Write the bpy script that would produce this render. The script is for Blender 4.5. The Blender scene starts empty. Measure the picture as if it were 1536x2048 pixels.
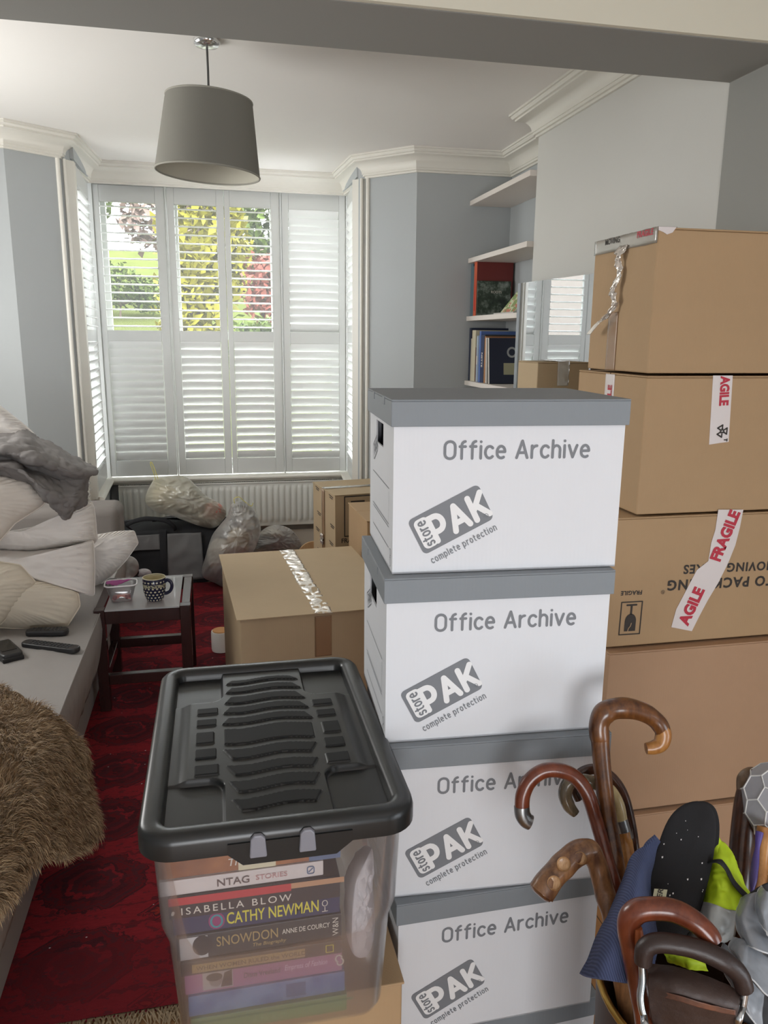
import bpy, bmesh, math, random
from math import sin, cos, pi, radians, atan2, sqrt, hypot
from mathutils import Vector, Matrix, noise
random.seed(7)
SC = bpy.context.scene
COL = SC.collection

# ------------------------------------------------------------ camera, light, exposure
EYE = Vector((0, 0, 1.52))
FOCAL = 1560.0
PITCH, ROLL, YAW = radians(12.568), radians(0.538), radians(12.319)
_f = Vector((sin(YAW) * cos(PITCH), cos(YAW) * cos(PITCH), -sin(PITCH)))
_r0 = Vector((cos(YAW), -sin(YAW), 0)); _u0 = _r0.cross(_f)
_r = cos(ROLL) * _r0 + sin(ROLL) * _u0
_u = -sin(ROLL) * _r0 + cos(ROLL) * _u0
cam = bpy.data.cameras.new('camera'); cam_o = bpy.data.objects.new('camera', cam); COL.objects.link(cam_o)
cam.sensor_fit = 'VERTICAL'; cam.sensor_height = 36.0; cam.lens = FOCAL / 2048 * 36.0
cam.clip_start = 0.02
m3 = Matrix((_r, _u, -_f)).transposed()
cam_o.matrix_world = Matrix.Translation(EYE) @ m3.to_4x4()
SC.camera = cam_o
SC.view_settings.view_transform = 'Standard'; SC.view_settings.look = 'None'
SC.view_settings.gamma = 1.0; SC.view_settings.use_curve_mapping = False
SC.view_settings.exposure = EXPOSURE = 0.0
cy = SC.cycles
cy.use_denoising = True
try: cy.denoiser = 'OPENIMAGEDENOISE'
except Exception: pass
cy.max_bounces = 10; cy.diffuse_bounces = 5; cy.glossy_bounces = 4; cy.transmission_bounces = 6
cy.transparent_max_bounces = 16; cy.caustics_reflective = False; cy.caustics_refractive = False
cy.sample_clamp_indirect = 6.0

world = bpy.data.worlds.new('daylight_sky'); SC.world = world; world.use_nodes = True
_n = world.node_tree.nodes; _bg = _n['Background']
_bg.inputs['Color'].default_value = (0.92, 0.96, 1.0, 1); _bg.inputs['Strength'].default_value = SKY = 14.0

def area_light(name, loc, rot, sx, sy, energy, col=(1, 1, 1), portal=False):
    l = bpy.data.lights.new(name, 'AREA'); l.shape = 'RECTANGLE'; l.size = sx; l.size_y = sy
    l.energy = energy; l.color = col
    if portal: l.cycles.is_portal = True
    o = bpy.data.objects.new(name, l); COL.objects.link(o); o.location = loc; o.rotation_euler = rot
    return o
# daylight entering through the bay (portals only steer the sky's sampling) and through the
# glazed garden door behind the camera
area_light('bay_portal', (0.10, 5.92, 1.52), (radians(-90), 0, 0), 1.66, 1.9, 1, portal=True)
area_light('bay_portal_left', (-0.86, 5.2, 1.52), (0, radians(-90), 0), 1.9, 0.66, 1, portal=True)
area_light('bay_portal_right', (1.06, 5.2, 1.52), (0, radians(90), 0), 1.9, 0.6, 1, portal=True)
area_light('garden_door_daylight', (2.36, -1.2, 0.72), (0, radians(90), 0), 1.35, 1.7, 38, (0.84, 0.92, 1.0))
area_light('rear_window_daylight', (-0.2, -2.94, 0.95), (radians(90), 0, 0), 1.5, 1.25, 74, (0.95, 0.97, 1.0))

area_light('side_fill_light', (-1.77, 3.3, 1.66), (0, radians(-90), 0), 1.0, 1.35, 38, (1.0, 0.99, 0.96))  # added lamp out of view, brightens the chimney wall and mid room

# ------------------------------------------------------------ helpers
def lin(r, g, b):
    f = lambda c: (c / 255 / 12.92) if c / 255 <= .04045 else ((c / 255 + .055) / 1.055) ** 2.4
    return (f(r), f(g), f(b), 1)

class NT:
    """tiny wrapper for building shader node graphs"""
    def __init__(s, name):
        s.mat = bpy.data.materials.new(name); s.mat.use_nodes = True
        s.t = s.mat.node_tree; s.n = s.t.nodes; s.l = s.t.links
        s.bsdf = s.n['Principled BSDF']; s.out = s.n['Material Output']
    def node(s, typ, **kw):
        nd = s.n.new(typ)
        for k, v in kw.items(): setattr(nd, k, v)
        return nd
    def set(s, sock, v):
        if isinstance(v, bpy.types.NodeSocket): s.l.new(v, sock)
        else:
            try: sock.default_value = v
            except TypeError: sock.default_value = (v, v, v)
    def math(s, op, a, b=0, c=0, clamp=False):
        nd = s.node('ShaderNodeMath', operation=op, use_clamp=clamp)
        s.set(nd.inputs[0], a); s.set(nd.inputs[1], b); s.set(nd.inputs[2], c); return nd.outputs[0]
    def mix(s, f, a, b):
        nd = s.node('ShaderNodeMix', data_type='RGBA')
        s.set(nd.inputs[0], f); s.set(nd.inputs[6], a); s.set(nd.inputs[7], b); return nd.outputs[2]
    def coord(s, which='Object'):
        return s.node('ShaderNodeTexCoord').outputs[which]
    def mapping(s, vec, scale=(1, 1, 1), rot=(0, 0, 0), loc=(0, 0, 0)):
        nd = s.node('ShaderNodeMapping'); s.l.new(vec, nd.inputs[0])
        nd.inputs['Scale'].default_value = scale; nd.inputs['Rotation'].default_value = rot; nd.inputs['Location'].default_value = loc
        return nd.outputs[0]
    def noise(s, vec, scale, detail=3, rough=.5, out='Fac'):
        nd = s.node('ShaderNodeTexNoise'); s.l.new(vec, nd.inputs['Vector'])
        nd.inputs['Scale'].default_value = scale; nd.inputs['Detail'].default_value = detail; nd.inputs['Roughness'].default_value = rough
        return nd.outputs[0] if out == 'Fac' else nd.outputs[1]
    def ramp(s, f, stops, interp='LINEAR'):
        nd = s.node('ShaderNodeValToRGB'); s.l.new(f, nd.inputs[0]); cr = nd.color_ramp; cr.interpolation = interp
        while len(cr.elements) < len(stops): cr.elements.new(.5)
        for e, (p, c) in zip(cr.elements, stops): e.position = p; e.color = c
        return nd.outputs[0]
    def bump(s, h, strength=.3, dist=.01):
        nd = s.node('ShaderNodeBump'); s.l.new(h, nd.inputs['Height'])
        nd.inputs['Strength'].default_value = strength; nd.inputs['Distance'].default_value = dist
        s.l.new(nd.outputs[0], s.bsdf.inputs['Normal']); return nd
    def xyz(s, vec):
        nd = s.node('ShaderNodeSeparateXYZ'); s.l.new(vec, nd.inputs[0]); return nd.outputs

MATS = {}
def mat(name, col, rough=.6, metal=0.0, var=0.0, vs=8.0, bump=0.0, bs=60.0, bd=.002, stretch=(1, 1, 1), spec=None,
        trans=0.0, alpha=1.0, sheen=0.0, coat=0.0, ior=None):
    if name in MATS: return MATS[name]
    t = NT(name); b = t.bsdf
    b.inputs['Base Color'].default_value = col; b.inputs['Roughness'].default_value = rough; b.inputs['Metallic'].default_value = metal
    if spec is not None: b.inputs['Specular IOR Level'].default_value = spec
    if trans: b.inputs['Transmission Weight'].default_value = trans
    if ior: b.inputs['IOR'].default_value = ior
    if alpha < 1: b.inputs['Alpha'].default_value = alpha
    if sheen: b.inputs['Sheen Weight'].default_value = sheen
    if coat: b.inputs['Coat Weight'].default_value = coat; b.inputs['Coat Roughness'].default_value = .12
    if var or bump:
        co = t.mapping(t.coord(), scale=stretch)
    if var:
        f = t.noise(co, vs, 4, .6)
        f = t.math('SUBTRACT', f, .5); f = t.math('MULTIPLY_ADD', f, 2 * var, 1.0)
        mx = t.node('ShaderNodeMix', data_type='RGBA', blend_type='MULTIPLY'); mx.inputs[0].default_value = 1
        mx.inputs[6].default_value = col
        cmb = t.node('ShaderNodeCombineColor')
        for i in range(3): t.l.new(f, cmb.inputs[i])
        t.l.new(cmb.outputs[0], mx.inputs[7]); t.l.new(mx.outputs[2], b.inputs['Base Color'])
    if bump:
        t.bump(t.noise(co, bs, 4, .6), bump, bd)
    MATS[name] = t.mat
    return t.mat

def sheet_mat(name, col, clear=.5, rough=.25, gloss=.12, transl=.5):
    """translucent plastic film: part see-through, part milky, with a sheen"""
    if name in MATS: return MATS[name]
    t = NT(name); t.n.remove(t.bsdf)
    tr = t.node('ShaderNodeBsdfTransparent'); tr.inputs[0].default_value = (1, 1, 1, 1)
    df = t.node('ShaderNodeBsdfDiffuse'); df.inputs[0].default_value = col
    tl = t.node('ShaderNodeBsdfTranslucent'); tl.inputs[0].default_value = col
    gl = t.node('ShaderNodeBsdfGlossy'); gl.inputs[0].default_value = (1, 1, 1, 1); gl.inputs['Roughness'].default_value = rough
    a = t.node('ShaderNodeMixShader'); a.inputs[0].default_value = transl; t.l.new(df.outputs[0], a.inputs[1]); t.l.new(tl.outputs[0], a.inputs[2])
    b = t.node('ShaderNodeMixShader'); b.inputs[0].default_value = clear; t.l.new(a.outputs[0], b.inputs[1]); t.l.new(tr.outputs[0], b.inputs[2])
    lw = t.node('ShaderNodeLayerWeight'); lw.inputs[0].default_value = .25
    f = t.math('MULTIPLY_ADD', lw.outputs['Fresnel'], 1.0, gloss * .3, clamp=True)
    f = t.math('MULTIPLY', f, min(1, gloss * 4))
    c = t.node('ShaderNodeMixShader'); t.l.new(f, c.inputs[0]); t.l.new(b.outputs[0], c.inputs[1]); t.l.new(gl.outputs[0], c.inputs[2])
    t.l.new(c.outputs[0], t.out.inputs[0])
    MATS[name] = t.mat
    return t.mat

class MB:
    def __init__(s): s.v = []; s.f = []; s.m = []
    def add(s, vs, fs, mi=0):
        o = len(s.v); s.v += [Vector(p) for p in vs]
        for f in fs: s.f.append(tuple(i + o for i in f)); s.m.append(mi)
        return s
    def box(s, x0, x1, y0, y1, z0, z1, mi=0, M=None):
        vs = [Vector((x, y, z)) for z in (z0, z1) for y in (y0, y1) for x in (x0, x1)]
        if M: vs = [M @ p for p in vs]
        return s.add(vs, [(0, 2, 3, 1), (4, 5, 7, 6), (0, 1, 5, 4), (2, 6, 7, 3), (0, 4, 6, 2), (1, 3, 7, 5)], mi)
    def prism(s, poly, z0, z1, M=None, mi=0):
        n = len(poly); vs = [Vector((p[0], p[1], z0)) for p in poly] + [Vector((p[0], p[1], z1)) for p in poly]
        if M: vs = [M @ p for p in vs]
        fs = [tuple(reversed(range(n))), tuple(range(n, 2 * n))] + [(i, (i + 1) % n, n + (i + 1) % n, n + i) for i in range(n)]
        return s.add(vs, fs, mi)
    def tube(s, pts, rad, seg=12, mi=0, cap=True, flat=None, closed=False):
        pts = [Vector(p) for p in pts]; n = len(pts)
        if not hasattr(rad, '__len__'): rad = [rad] * n
        d0 = (pts[1] - pts[0]).normalized(); up = Vector((0, 0, 1)) if abs(d0.z) < .9 else Vector((1, 0, 0))
        a = d0.cross(up).normalized(); rings = []
        vs = []; fs = []
        for i in range(n):
            d = (pts[min(i + 1, n - 1)] - pts[max(i - 1, 0)])
            if closed: d = pts[(i + 1) % n] - pts[i - 1]
            d.normalize(); a = (a - d * a.dot(d)).normalized(); b = d.cross(a)
            for k in range(seg):
                th = 2 * pi * k / seg
                vs.append(pts[i] + a * cos(th) * rad[i] + b * sin(th) * rad[i] * (flat or 1))
        for i in range(n if closed else n - 1):
            j = (i + 1) % n
            for k in range(seg):
                k2 = (k + 1) % seg
                fs.append((i * seg + k, i * seg + k2, j * seg + k2, j * seg + k))
        if cap and not closed:
            fs.append(tuple(reversed(range(seg)))); fs.append(tuple(range((n - 1) * seg, n * seg)))
        return s.add(vs, fs, mi)
    def lathe(s, prof, seg=32, M=None, mi=0):
        vs = []; fs = []
        for r, z in prof:
            for k in range(seg):
                p = Vector((r * cos(2 * pi * k / seg), r * sin(2 * pi * k / seg), z)); vs.append(M @ p if M else p)
        for i in range(len(prof) - 1):
            for k in range(seg):
                k2 = (k + 1) % seg
                fs.append((i * seg + k, i * seg + k2, (i + 1) * seg + k2, (i + 1) * seg + k))
        return s.add(vs, fs, mi)
    def grid(s, fn, nu, nv, mi=0, wrapu=False):
        vs = [fn(i / (nu if wrapu else nu - 1), j / (nv - 1)) for j in range(nv) for i in range(nu)]
        fs = []
        for j in range(nv - 1):
            for i in range(nu if wrapu else nu - 1):
                i2 = (i + 1) % nu
                fs.append((j * nu + i, j * nu + i2, (j + 1) * nu + i2, (j + 1) * nu + i))
        return s.add(vs, fs, mi)
    def build(s, name, mats, parent=None, smooth=0, bevel=0, seg=2, solid=0, subsurf=0, M=None, loc=None):
        me = bpy.data.meshes.new(name)
        me.from_pydata([tuple(M @ p) if M else tuple(p) for p in s.v], [], s.f)
        if not isinstance(mats, (list, tuple)): mats = [mats]
        for m in mats: me.materials.append(m)
        if len(mats) > 1: me.polygons.foreach_set('material_index', s.m)
        bm = bmesh.new(); bm.from_mesh(me); bmesh.ops.recalc_face_normals(bm, faces=bm.faces); bm.to_mesh(me); bm.free()
        if smooth:
            me.polygons.foreach_set('use_smooth', [True] * len(me.polygons)); me.set_sharp_from_angle(angle=radians(smooth))
        me.update()
        o = bpy.data.objects.new(name, me); COL.objects.link(o)
        if parent: o.parent = parent
        if loc: o.location = loc
        if solid:
            md = o.modifiers.new('thickness', 'SOLIDIFY'); md.thickness = solid; md.offset = 0
        if bevel:
            md = o.modifiers.new('bevel', 'BEVEL'); md.width = bevel; md.segments = seg; md.limit_method = 'ANGLE'; md.angle_limit = radians(40)
        if subsurf:
            md = o.modifiers.new('subd', 'SUBSURF'); md.levels = subsurf; md.render_levels = subsurf
        return o

def tag(o, label=None, cat=None, group=None, kind=None):
    if label: o['label'] = label
    if cat: o['category'] = cat
    if group: o['group'] = group
    if kind: o['kind'] = kind
    return o
def thing(name, label, cat, loc=(0, 0, 0), rz=0, group=None, rot=None):
    o = bpy.data.objects.new(name, None); COL.objects.link(o); o.location = loc
    o.rotation_euler = rot if rot else (0, 0, rz); o.empty_display_size = .05
    return tag(o, label, cat, group)
def struct(o): o['kind'] = 'structure'; return o

def ray(x, y): return (x - 768) / FOCAL * _r - (y - 1024) / FOCAL * _u + _f
def at(x, y, Y):
    """where the sight line of a photo pixel meets the vertical plane at depth Y"""
    d = ray(x, y); return EYE + d * (Y / d.y)
def atz(x, y, Z):
    d = ray(x, y); return EYE + d * ((Z - EYE.z) / d.z)
def atx(x, y, X):
    d = ray(x, y); return EYE + d * (X / d.x)
def atd(x, y, D): return EYE + ray(x, y) * D

def catmull(P, n, closed=False):
    P = [Vector(p) for p in P]; N = len(P); out = []
    segs = N if closed else N - 1
    for k in range(n if closed else n):
        t = k / (n if closed else n - 1) * segs
        i = min(int(t), segs - 1); f = t - i
        g = (lambda q: P[q % N]) if closed else (lambda q: P[max(0, min(N - 1, q))])
        a, b, c, d = g(i - 1), g(i), g(i + 1), g(i + 2)
        out.append(.5 * ((2 * b) + (c - a) * f + (2 * a - 5 * b + 4 * c - d) * f * f + (3 * b - a - 3 * c + d) * f ** 3))
    return out
def linres(P, n):
    """even resampling of a closed outline, corners kept"""
    P = [Vector(p) for p in P]; L = [(P[(i + 1) % len(P)] - P[i]).length for i in range(len(P))]; T_ = sum(L); out = []
    for k in range(n):
        d = k / n * T_; i = 0
        while d > L[i] and i < len(P) - 1: d -= L[i]; i += 1
        out.append(P[i].lerp(P[(i + 1) % len(P)], min(1, d / max(L[i], 1e-9))))
    for _ in range(1): out = [(out[i - 1] + out[i] * 2 + out[(i + 1) % n]) / 4 for i in range(n)]
    return out
def fbm(p, oct=3):
    v = 0; a = 1
    for _ in range(oct): v += a * noise.noise(p); p = p * 2.03 + Vector((3.1, 1.7, 5.3)); a *= .5
    return v
def ridge(p): return 1 - abs(noise.noise(p)) * 2

def patch(ctrl, nu, nv, wr=0.0, freq=8.0, seed=0, stretch=(1, 1, 1), ridged=False):
    """smooth cloth surface through a net of control points, with wrinkles; returns MB"""
    rows = [catmull(r, nu) for r in ctrl]
    cols = [catmull([rows[j][i] for j in range(len(rows))], nv) for i in range(nu)]
    G = [[cols[i][j] for i in range(nu)] for j in range(nv)]
    mb = MB(); sd = Vector((seed * 7.3, seed * 3.1, seed))
    def fn(u, v):
        i = round(u * (nu - 1)); j = round(v * (nv - 1)); p = G[j][i]
        if not wr: return p
        du = G[j][min(i + 1, nu - 1)] - G[j][max(i - 1, 0)]; dv = G[min(j + 1, nv - 1)][i] - G[max(j - 1, 0)][i]
        n = du.cross(dv)
        if n.length < 1e-9: return p
        n.normalize(); q = Vector((p.x * stretch[0], p.y * stretch[1], p.z * stretch[2])) * freq + sd
        h = (ridge(q) - .4) * .7 + fbm(q * 1.9) * .35 if ridged else fbm(q)
        if ridged: h += max(0, ridge(q * 2.6 + Vector((1, 1, 1)) * fbm(q) * .8) - .3) * .45
        return p + n * h * wr
    return mb.grid(fn, nu, nv)

def inflate(outline, nrm, hf, hb, N=72, K=16, wr=0.0, freq=8.0, seed=0, pw=2.4, pucker=0.0, npk=26, smooth_outline=True, stretch=(1, 1, 1), ridged=False, cent=None, wr2=0.0, fr2=22.0):
    """a soft body filling a closed outline: bulges hf to the front and hb to the back"""
    O = catmull(outline, N, True) if smooth_outline else linres(outline, N)
    c = Vector(cent) if cent else sum(O, Vector()) / N; nrm = Vector(nrm).normalized(); mb = MB()
    sd = Vector((seed * 5.7, seed * 2.3, seed * 1.1))
    def side(h, sgn):
        vs = [c + nrm * h * sgn]
        for k in range(1, K + 1):
            s = sin(k / K * pi / 2)
            for i in range(N):
                p = c + (O[i] - c) * s
                hh = h * max(0, 1 - s ** pw) ** .55
                q = Vector((p.x * stretch[0], p.y * stretch[1], p.z * stretch[2])) * freq + sd
                w = wr * (1 - s ** 6) * ((ridge(q) * .6 + fbm(q * 2) * .4 - .2) if ridged else fbm(q))
                if wr2:
                    q2 = q * (fr2 / freq) + Vector((1, 1, 1)) * fbm(q * 1.3) * .9; w += wr2 * (max(0, ridge(q2) - .25) * 1.3) * (1 - s ** 14)
                if pucker: w += pucker * sin(npk * i / N * 2 * pi + 3 * noise.noise(p * 9 + sd)) * s ** 9 * (1 - s) * 16
                vs.append(p + nrm * sgn * (hh + w))
        fs = [(0, 1 + i, 1 + (i + 1) % N) for i in range(N)]
        for k in range(K - 1):
            for i in range(N):
                a = 1 + k * N; b = a + N; j = (i + 1) % N
                fs.append((a + i, b + i, b + j, a + j))
        return vs, fs
    vf, ff = side(hf, 1); vb, fb = side(hb, -1)
    nb = len(vf); base = 1 + (K - 1) * N
    remap = [nb + i for i in range(base)] + [base + i for i in range(N)]
    mb.add(vf + vb[:base], ff + [tuple(remap[i] for i in reversed(f)) for f in fb])
    return mb

def text_mb(s, size, M, bold=0.0, spacing=1.0, align='CENTER', depth=.0003, shear=0.0, sx=1.0, res=3):
    """lettering as a thin mesh in the XY plane of M"""
    cu = bpy.data.curves.new('lettering', 'FONT'); cu.body = s; cu.size = size; cu.offset = bold * size; cu.space_character = spacing
    cu.align_x = align; cu.align_y = 'CENTER'; cu.resolution_u = res; cu.shear = shear
    ob = bpy.data.objects.new('lettering', cu); COL.objects.link(ob)
    dg = bpy.context.evaluated_depsgraph_get(); me = bpy.data.meshes.new_from_object(ob.evaluated_get(dg))
    mb = MB(); mb.add([M @ Vector((v.co.x * sx, v.co.y, depth)) for v in me.vertices], [tuple(p.vertices) for p in me.polygons])
    bpy.data.objects.remove(ob); bpy.data.curves.remove(cu); bpy.data.meshes.remove(me)
    return mb
def frame(o, xa, ya):
    """matrix with origin o, X axis along xa and Y axis near ya"""
    xa = Vector(xa).normalized(); ya = Vector(ya); z = xa.cross(ya).normalized(); ya = z.cross(xa)
    return Matrix.Translation(Vector(o)) @ Matrix((xa, ya, z)).transposed().to_4x4()

# rounded stroke lettering (as printed on the archive boxes) ------------------------------
def _arc(cx, cy, rx, ry, a0, a1, n=9):
    return [(cx + rx * cos(radians(a0 + (a1 - a0) * i / n)), cy + ry * sin(radians(a0 + (a1 - a0) * i / n))) for i in range(n + 1)]
def _rr(x0, y0, x1, y1, r, n=4):
    p = []
    for cx, cy_, a in ((x1 - r, y1 - r, 0), (x0 + r, y1 - r, 90), (x0 + r, y0 + r, 180), (x1 - r, y0 + r, 270)):
        p += _arc(cx, cy_, r, r, a, a + 90, n)
    return p + [p[0]]
XH = .70
GLYPH = {
 'O': (.62, [_rr(0, 0, .62, 1, .29)]),
 'f': (.36, [[(.12, 0), (.12, .78)] + _arc(.34, .78, .22, .22, 180, 95, 5), [(0, XH), (.34, XH)]]),
 'i': (.0, [[(0, 0), (0, XH)], [(0, .97), (0, .975)]]),
 'c': (.44, [_arc(.26, .35, .26, .35, 45, 315, 14)]),
 'e': (.48, [[(.0, .37), (.48, .37)] + _arc(.24, .37, .24, .33, 0, 180, 10) + _arc(.26, .30, .26, .30, 180, 305, 8)]),
 'A': (.66, [[(0, 0), (.33, 1), (.66, 0)], [(.12, .3), (.54, .3)]]),
 'r': (.30, [[(0, 0), (0, XH)], [(0, .42)] + _arc(.3, .40, .30, .30, 165, 90, 5)]),
 'h': (.46, [[(0, 0), (0, 1)], [(0, .45)] + _arc(.23, .45, .23, .25, 180, 0, 8) + [(.46, 0)]]),
 'v': (.50, [[(0, XH), (.25, 0), (.5, XH)]]),
 's': (.40, [_arc(.20, .52, .19, .18, 35, 215, 7) + [(.30, .36)] + _arc(.20, .18, .20, .18, 60, -145, 8)]),
 't': (.34, [[(.12, .95), (.12, .2)] + _arc(.32, .2, .20, .20, 180, 265, 5), [(0, XH), (.33, XH)]]),
 'o': (.50, [_arc(.25, .35, .25, .35, 0, 360, 18)]),
 'm': (.76, [[(0, 0), (0, XH)], [(0, .45)] + _arc(.19, .45, .19, .25, 180, 0, 6) + [(.38, 0)], [(.38, .45)] + _arc(.57, .45, .19, .25, 180, 0, 6) + [(.76, 0)]]),
 'n': (.46, [[(0, 0), (0, XH)], [(0, .45)] + _arc(.23, .45, .23, .25, 180, 0, 8) + [(.46, 0)]]),
 'p': (.50, [[(0, -.3), (0, XH)], _arc(.25, .35, .25, .35, 180, 540, 18)]),
 'l': (.0, [[(0, 0), (0, 1)]]),
 'P': (.52, [[(0, 0), (0, 1), (.26, 1)] + _arc(.26, .68, .26, .32, 90, -90, 8) + [(0, .36)]]),
 'K': (.58, [[(0, 0), (0, 1)], [(.56, 1), (.04, .42)], [(.2, .58), (.58, 0)]]),
 'R': (.5, [[(0, 0), (0, 1), (.26, 1)] + _arc(.26, .72, .22, .28, 90, -90, 6) + [(0, .44)], [(.26, .44), (.48, 0)]]),
}
_LAY = [0]
def strokes_mb(mb, lines, w, M, mi=0, z=0.0, ncap=6):
    """thick rounded strokes laid flat on the plane of M, each a few microns above the last"""
    z0 = z
    def lay():
        _LAY[0] = (_LAY[0] + 1) % 40; return z0 + _LAY[0] * 4e-6
    for ln in lines:
        ln = [Vector((p[0], p[1])) for p in ln]
        L = [ln[0]]
        for p in ln[1:]:
            if (p - L[-1]).length > 1e-6: L.append(p)
        if len(L) == 1: L.append(L[0] + Vector((1e-4, 0)))
        n = len(L); le = []; ri = []
        for i in range(n):
            d = (L[min(i + 1, n - 1)] - L[max(0, i - 1)])
            if d.length < 1e-9: d = L[i] - L[i - 1]
            d.normalize(); nn = Vector((-d.y, d.x)) * w / 2
            le.append(L[i] + nn); ri.append(L[i] - nn)
        sharp = False
        for i in range(1, n - 1):
            if (L[i] - L[i - 1]).angle(L[i + 1] - L[i], 0) > radians(50): sharp = True
        if sharp:
            for i in range(n - 1):
                d = (L[i + 1] - L[i]).normalized(); nn = Vector((-d.y, d.x)) * w / 2
                z = lay(); mb.add([M @ Vector((q.x, q.y, z)) for q in (L[i] - nn, L[i + 1] - nn, L[i + 1] + nn, L[i] + nn)], [(0, 1, 2, 3)], mi)
            joints = range(n)
        else:
            z = lay(); vs = [M @ Vector((q.x, q.y, z)) for q in ri + le]
            mb.add(vs, [(i, i + 1, n + i + 1, n + i) for i in range(n - 1)], mi); joints = (0, n - 1)
        for i in joints:
            k = 2 * ncap; z = lay()
            mb.add([M @ Vector((L[i].x + w / 2 * cos(2 * pi * q / k), L[i].y + w / 2 * sin(2 * pi * q / k), z)) for q in range(k)], [tuple(range(k))], mi)
def stroke_text(mb, s, cap, M, w=.13, gap=.2, mi=0, z=0.0, width=None, x0=0.0):
    """returns total width; fits the string to `width` when given"""
    adv = 0; items = []
    for ch in s:
        if ch == ' ': adv += .45; continue
        gw, ls = GLYPH[ch]; items.append((adv, ls)); adv += gw + gap + w
    tot = adv - gap - w
    k = cap if width is None else width / tot
    for a, ls in items:
        strokes_mb(mb, [[((x + a) * k + x0, y * cap) for x, y in l] for l in ls], w * cap, M, mi, z)
    return tot * k

WHITE = mat('white_paint', lin(226, 225, 220), .45)
print('setup done')
# ------------------------------------------------------------ surfaces of the room
CEIL = 2.565
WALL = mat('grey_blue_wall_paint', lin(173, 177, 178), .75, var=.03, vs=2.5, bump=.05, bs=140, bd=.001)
CEILM = mat('ceiling_paint', lin(240, 237, 233), .8, var=.02, vs=1.5)
BEAMM = mat('shaded_beam_grey', lin(150, 150, 145), .75, var=.02, vs=2)  # shade on soffit and reveal put into a darker grey
TRIM = mat('cream_gloss_trim', lin(224, 221, 212), .4)
SHUT = mat('shutter_lacquer', lin(208, 209, 206), .35)

def floor_mat():
    t = NT('oak_boards'); co = t.coord(); x, y, z = t.xyz(co)
    bx = t.math('FLOOR', t.math('DIVIDE', x, .12)); fx = t.math('FRACT', t.math('DIVIDE', x, .12))
    w = t.node('ShaderNodeTexWhiteNoise', noise_dimensions='1D'); t.l.new(bx, w.inputs['W'])
    st = t.mapping(co, scale=(14, 1.2, 1)); g = t.noise(st, 6, 5, .6)
    c = t.mix(g, lin(120, 84, 50), lin(178, 132, 84)); c = t.mix(t.math('MULTIPLY', w.outputs[0], .35), c, lin(140, 92, 54))
    gap = t.math('LESS_THAN', fx, .02); c = t.mix(gap, c, lin(40, 26, 16))
    t.l.new(c, t.bsdf.inputs['Base Color']); t.bsdf.inputs['Roughness'].default_value = .45
    return t.mat
FLOORM = floor_mat()

struct(MB().box(-2.4, 2.5, -3.1, 6.0, -.12, 0).build('floor', FLOORM))
struct(MB().box(-2.4, 2.5, -3.1, 6.05, CEIL, CEIL + .12).build('ceiling', CEILM))
b = MB().prism([(-1.8, 2.27), (-1.8, CEIL), (2.4, CEIL), (2.4, 0), (1.535, 0), (1.535, 2.27)], 0, .30, M=Matrix.Translation((0, 2.27, 0)) @ Matrix.Rotation(radians(90), 4, 'X'))
struct(b.build('trim_1', BEAMM, bevel=.003))
NEARM = mat('lit_beam_face_cream', lin(226, 222, 204), .75)  # light on the beam's near face put into a cream colour
struct(MB().box(-1.8, 2.4, 1.955, 1.97, 2.272, CEIL).build('wall_front', NEARM))

def wall(name, x0, x1, y0, y1, z0=0, z1=CEIL, m=None): return struct(MB().box(x0, x1, y0, y1, z0, z1).build(name, m or WALL))
b = MB(); b.box(-1.95, -1.8, -3.1, 2.6, 0, CEIL); b.box(-1.95, -1.8, 4.0, 4.6, 0, CEIL); b.box(-1.95, -1.8, 2.6, 4.0, 0, 1.1); b.box(-1.95, -1.8, 2.6, 4.0, 2.22, CEIL)  # gap left for the added side window
struct(b.build('wall_left', WALL))
wall('wall_alcove_left', -1.95, -1.0, 4.6, 4.8)
wall('wall_alcove_right', 1.185, 1.95, 4.625, 4.8)
wall('wall_recess_right', 1.76, 1.95, 3.72, 4.63)
wall('wall_chimney', 1.54, 2.45, 2.27, 3.72, m=mat('pale_chimney_wall', lin(206, 205, 200), .75, var=.02, vs=2.5, bump=.05, bs=140, bd=.001))  # chimney wall set paler than the other walls
# near room, behind the camera: right wall and rear wall with openings closed by added opaque panes
b = MB(); b.box(2.4, 2.55, -3.1, -2.1, 0, CEIL); b.box(2.4, 2.55, -.3, 2.28, 0, CEIL); b.box(2.4, 2.55, -2.1, -.3, 1.95, CEIL)
struct(b.build('wall_right', WALL))
b = MB(); b.box(-1.95, -1.0, -3.15, -3.0, 0, CEIL); b.box(.6, 2.55, -3.15, -3.0, 0, CEIL); b.box(-1.0, .6, -3.15, -3.0, 0, .28); b.box(-1.0, .6, -3.15, -3.0, 1.62, CEIL)
struct(b.build('wall_rear', WALL))
b = MB()
for y0, y1 in ((-2.1, -2.04), (-1.23, -1.17), (-.36, -.3)): b.box(2.41, 2.5, y0, y1, .02, 1.95)
b.box(2.41, 2.5, -2.1, -.3, .02, .1); b.box(2.41, 2.5, -2.1, -.3, 1.88, 1.95)
d1 = struct(b.build('door_1', SHUT, bevel=.004))
b = MB()
for x0, x1 in ((-1.0, -.94), (-.23, -.17), (.54, .6)): b.box(x0, x1, -3.09, -3.01, .28, 1.62)
b.box(-1.0, .6, -3.09, -3.01, .28, .35); b.box(-1.0, .6, -3.09, -3.01, 1.55, 1.62)
w3 = struct(b.build('window_3', SHUT, bevel=.004))
OPAQUE = mat('opaque_pane', lin(200, 204, 206), .5)  # unseen opaque panes added behind the lamps to keep the sky out
MB().box(-1.0, .6, -3.06, -3.05, .28, 1.62).build('sky_block_pane', OPAQUE, w3)
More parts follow.
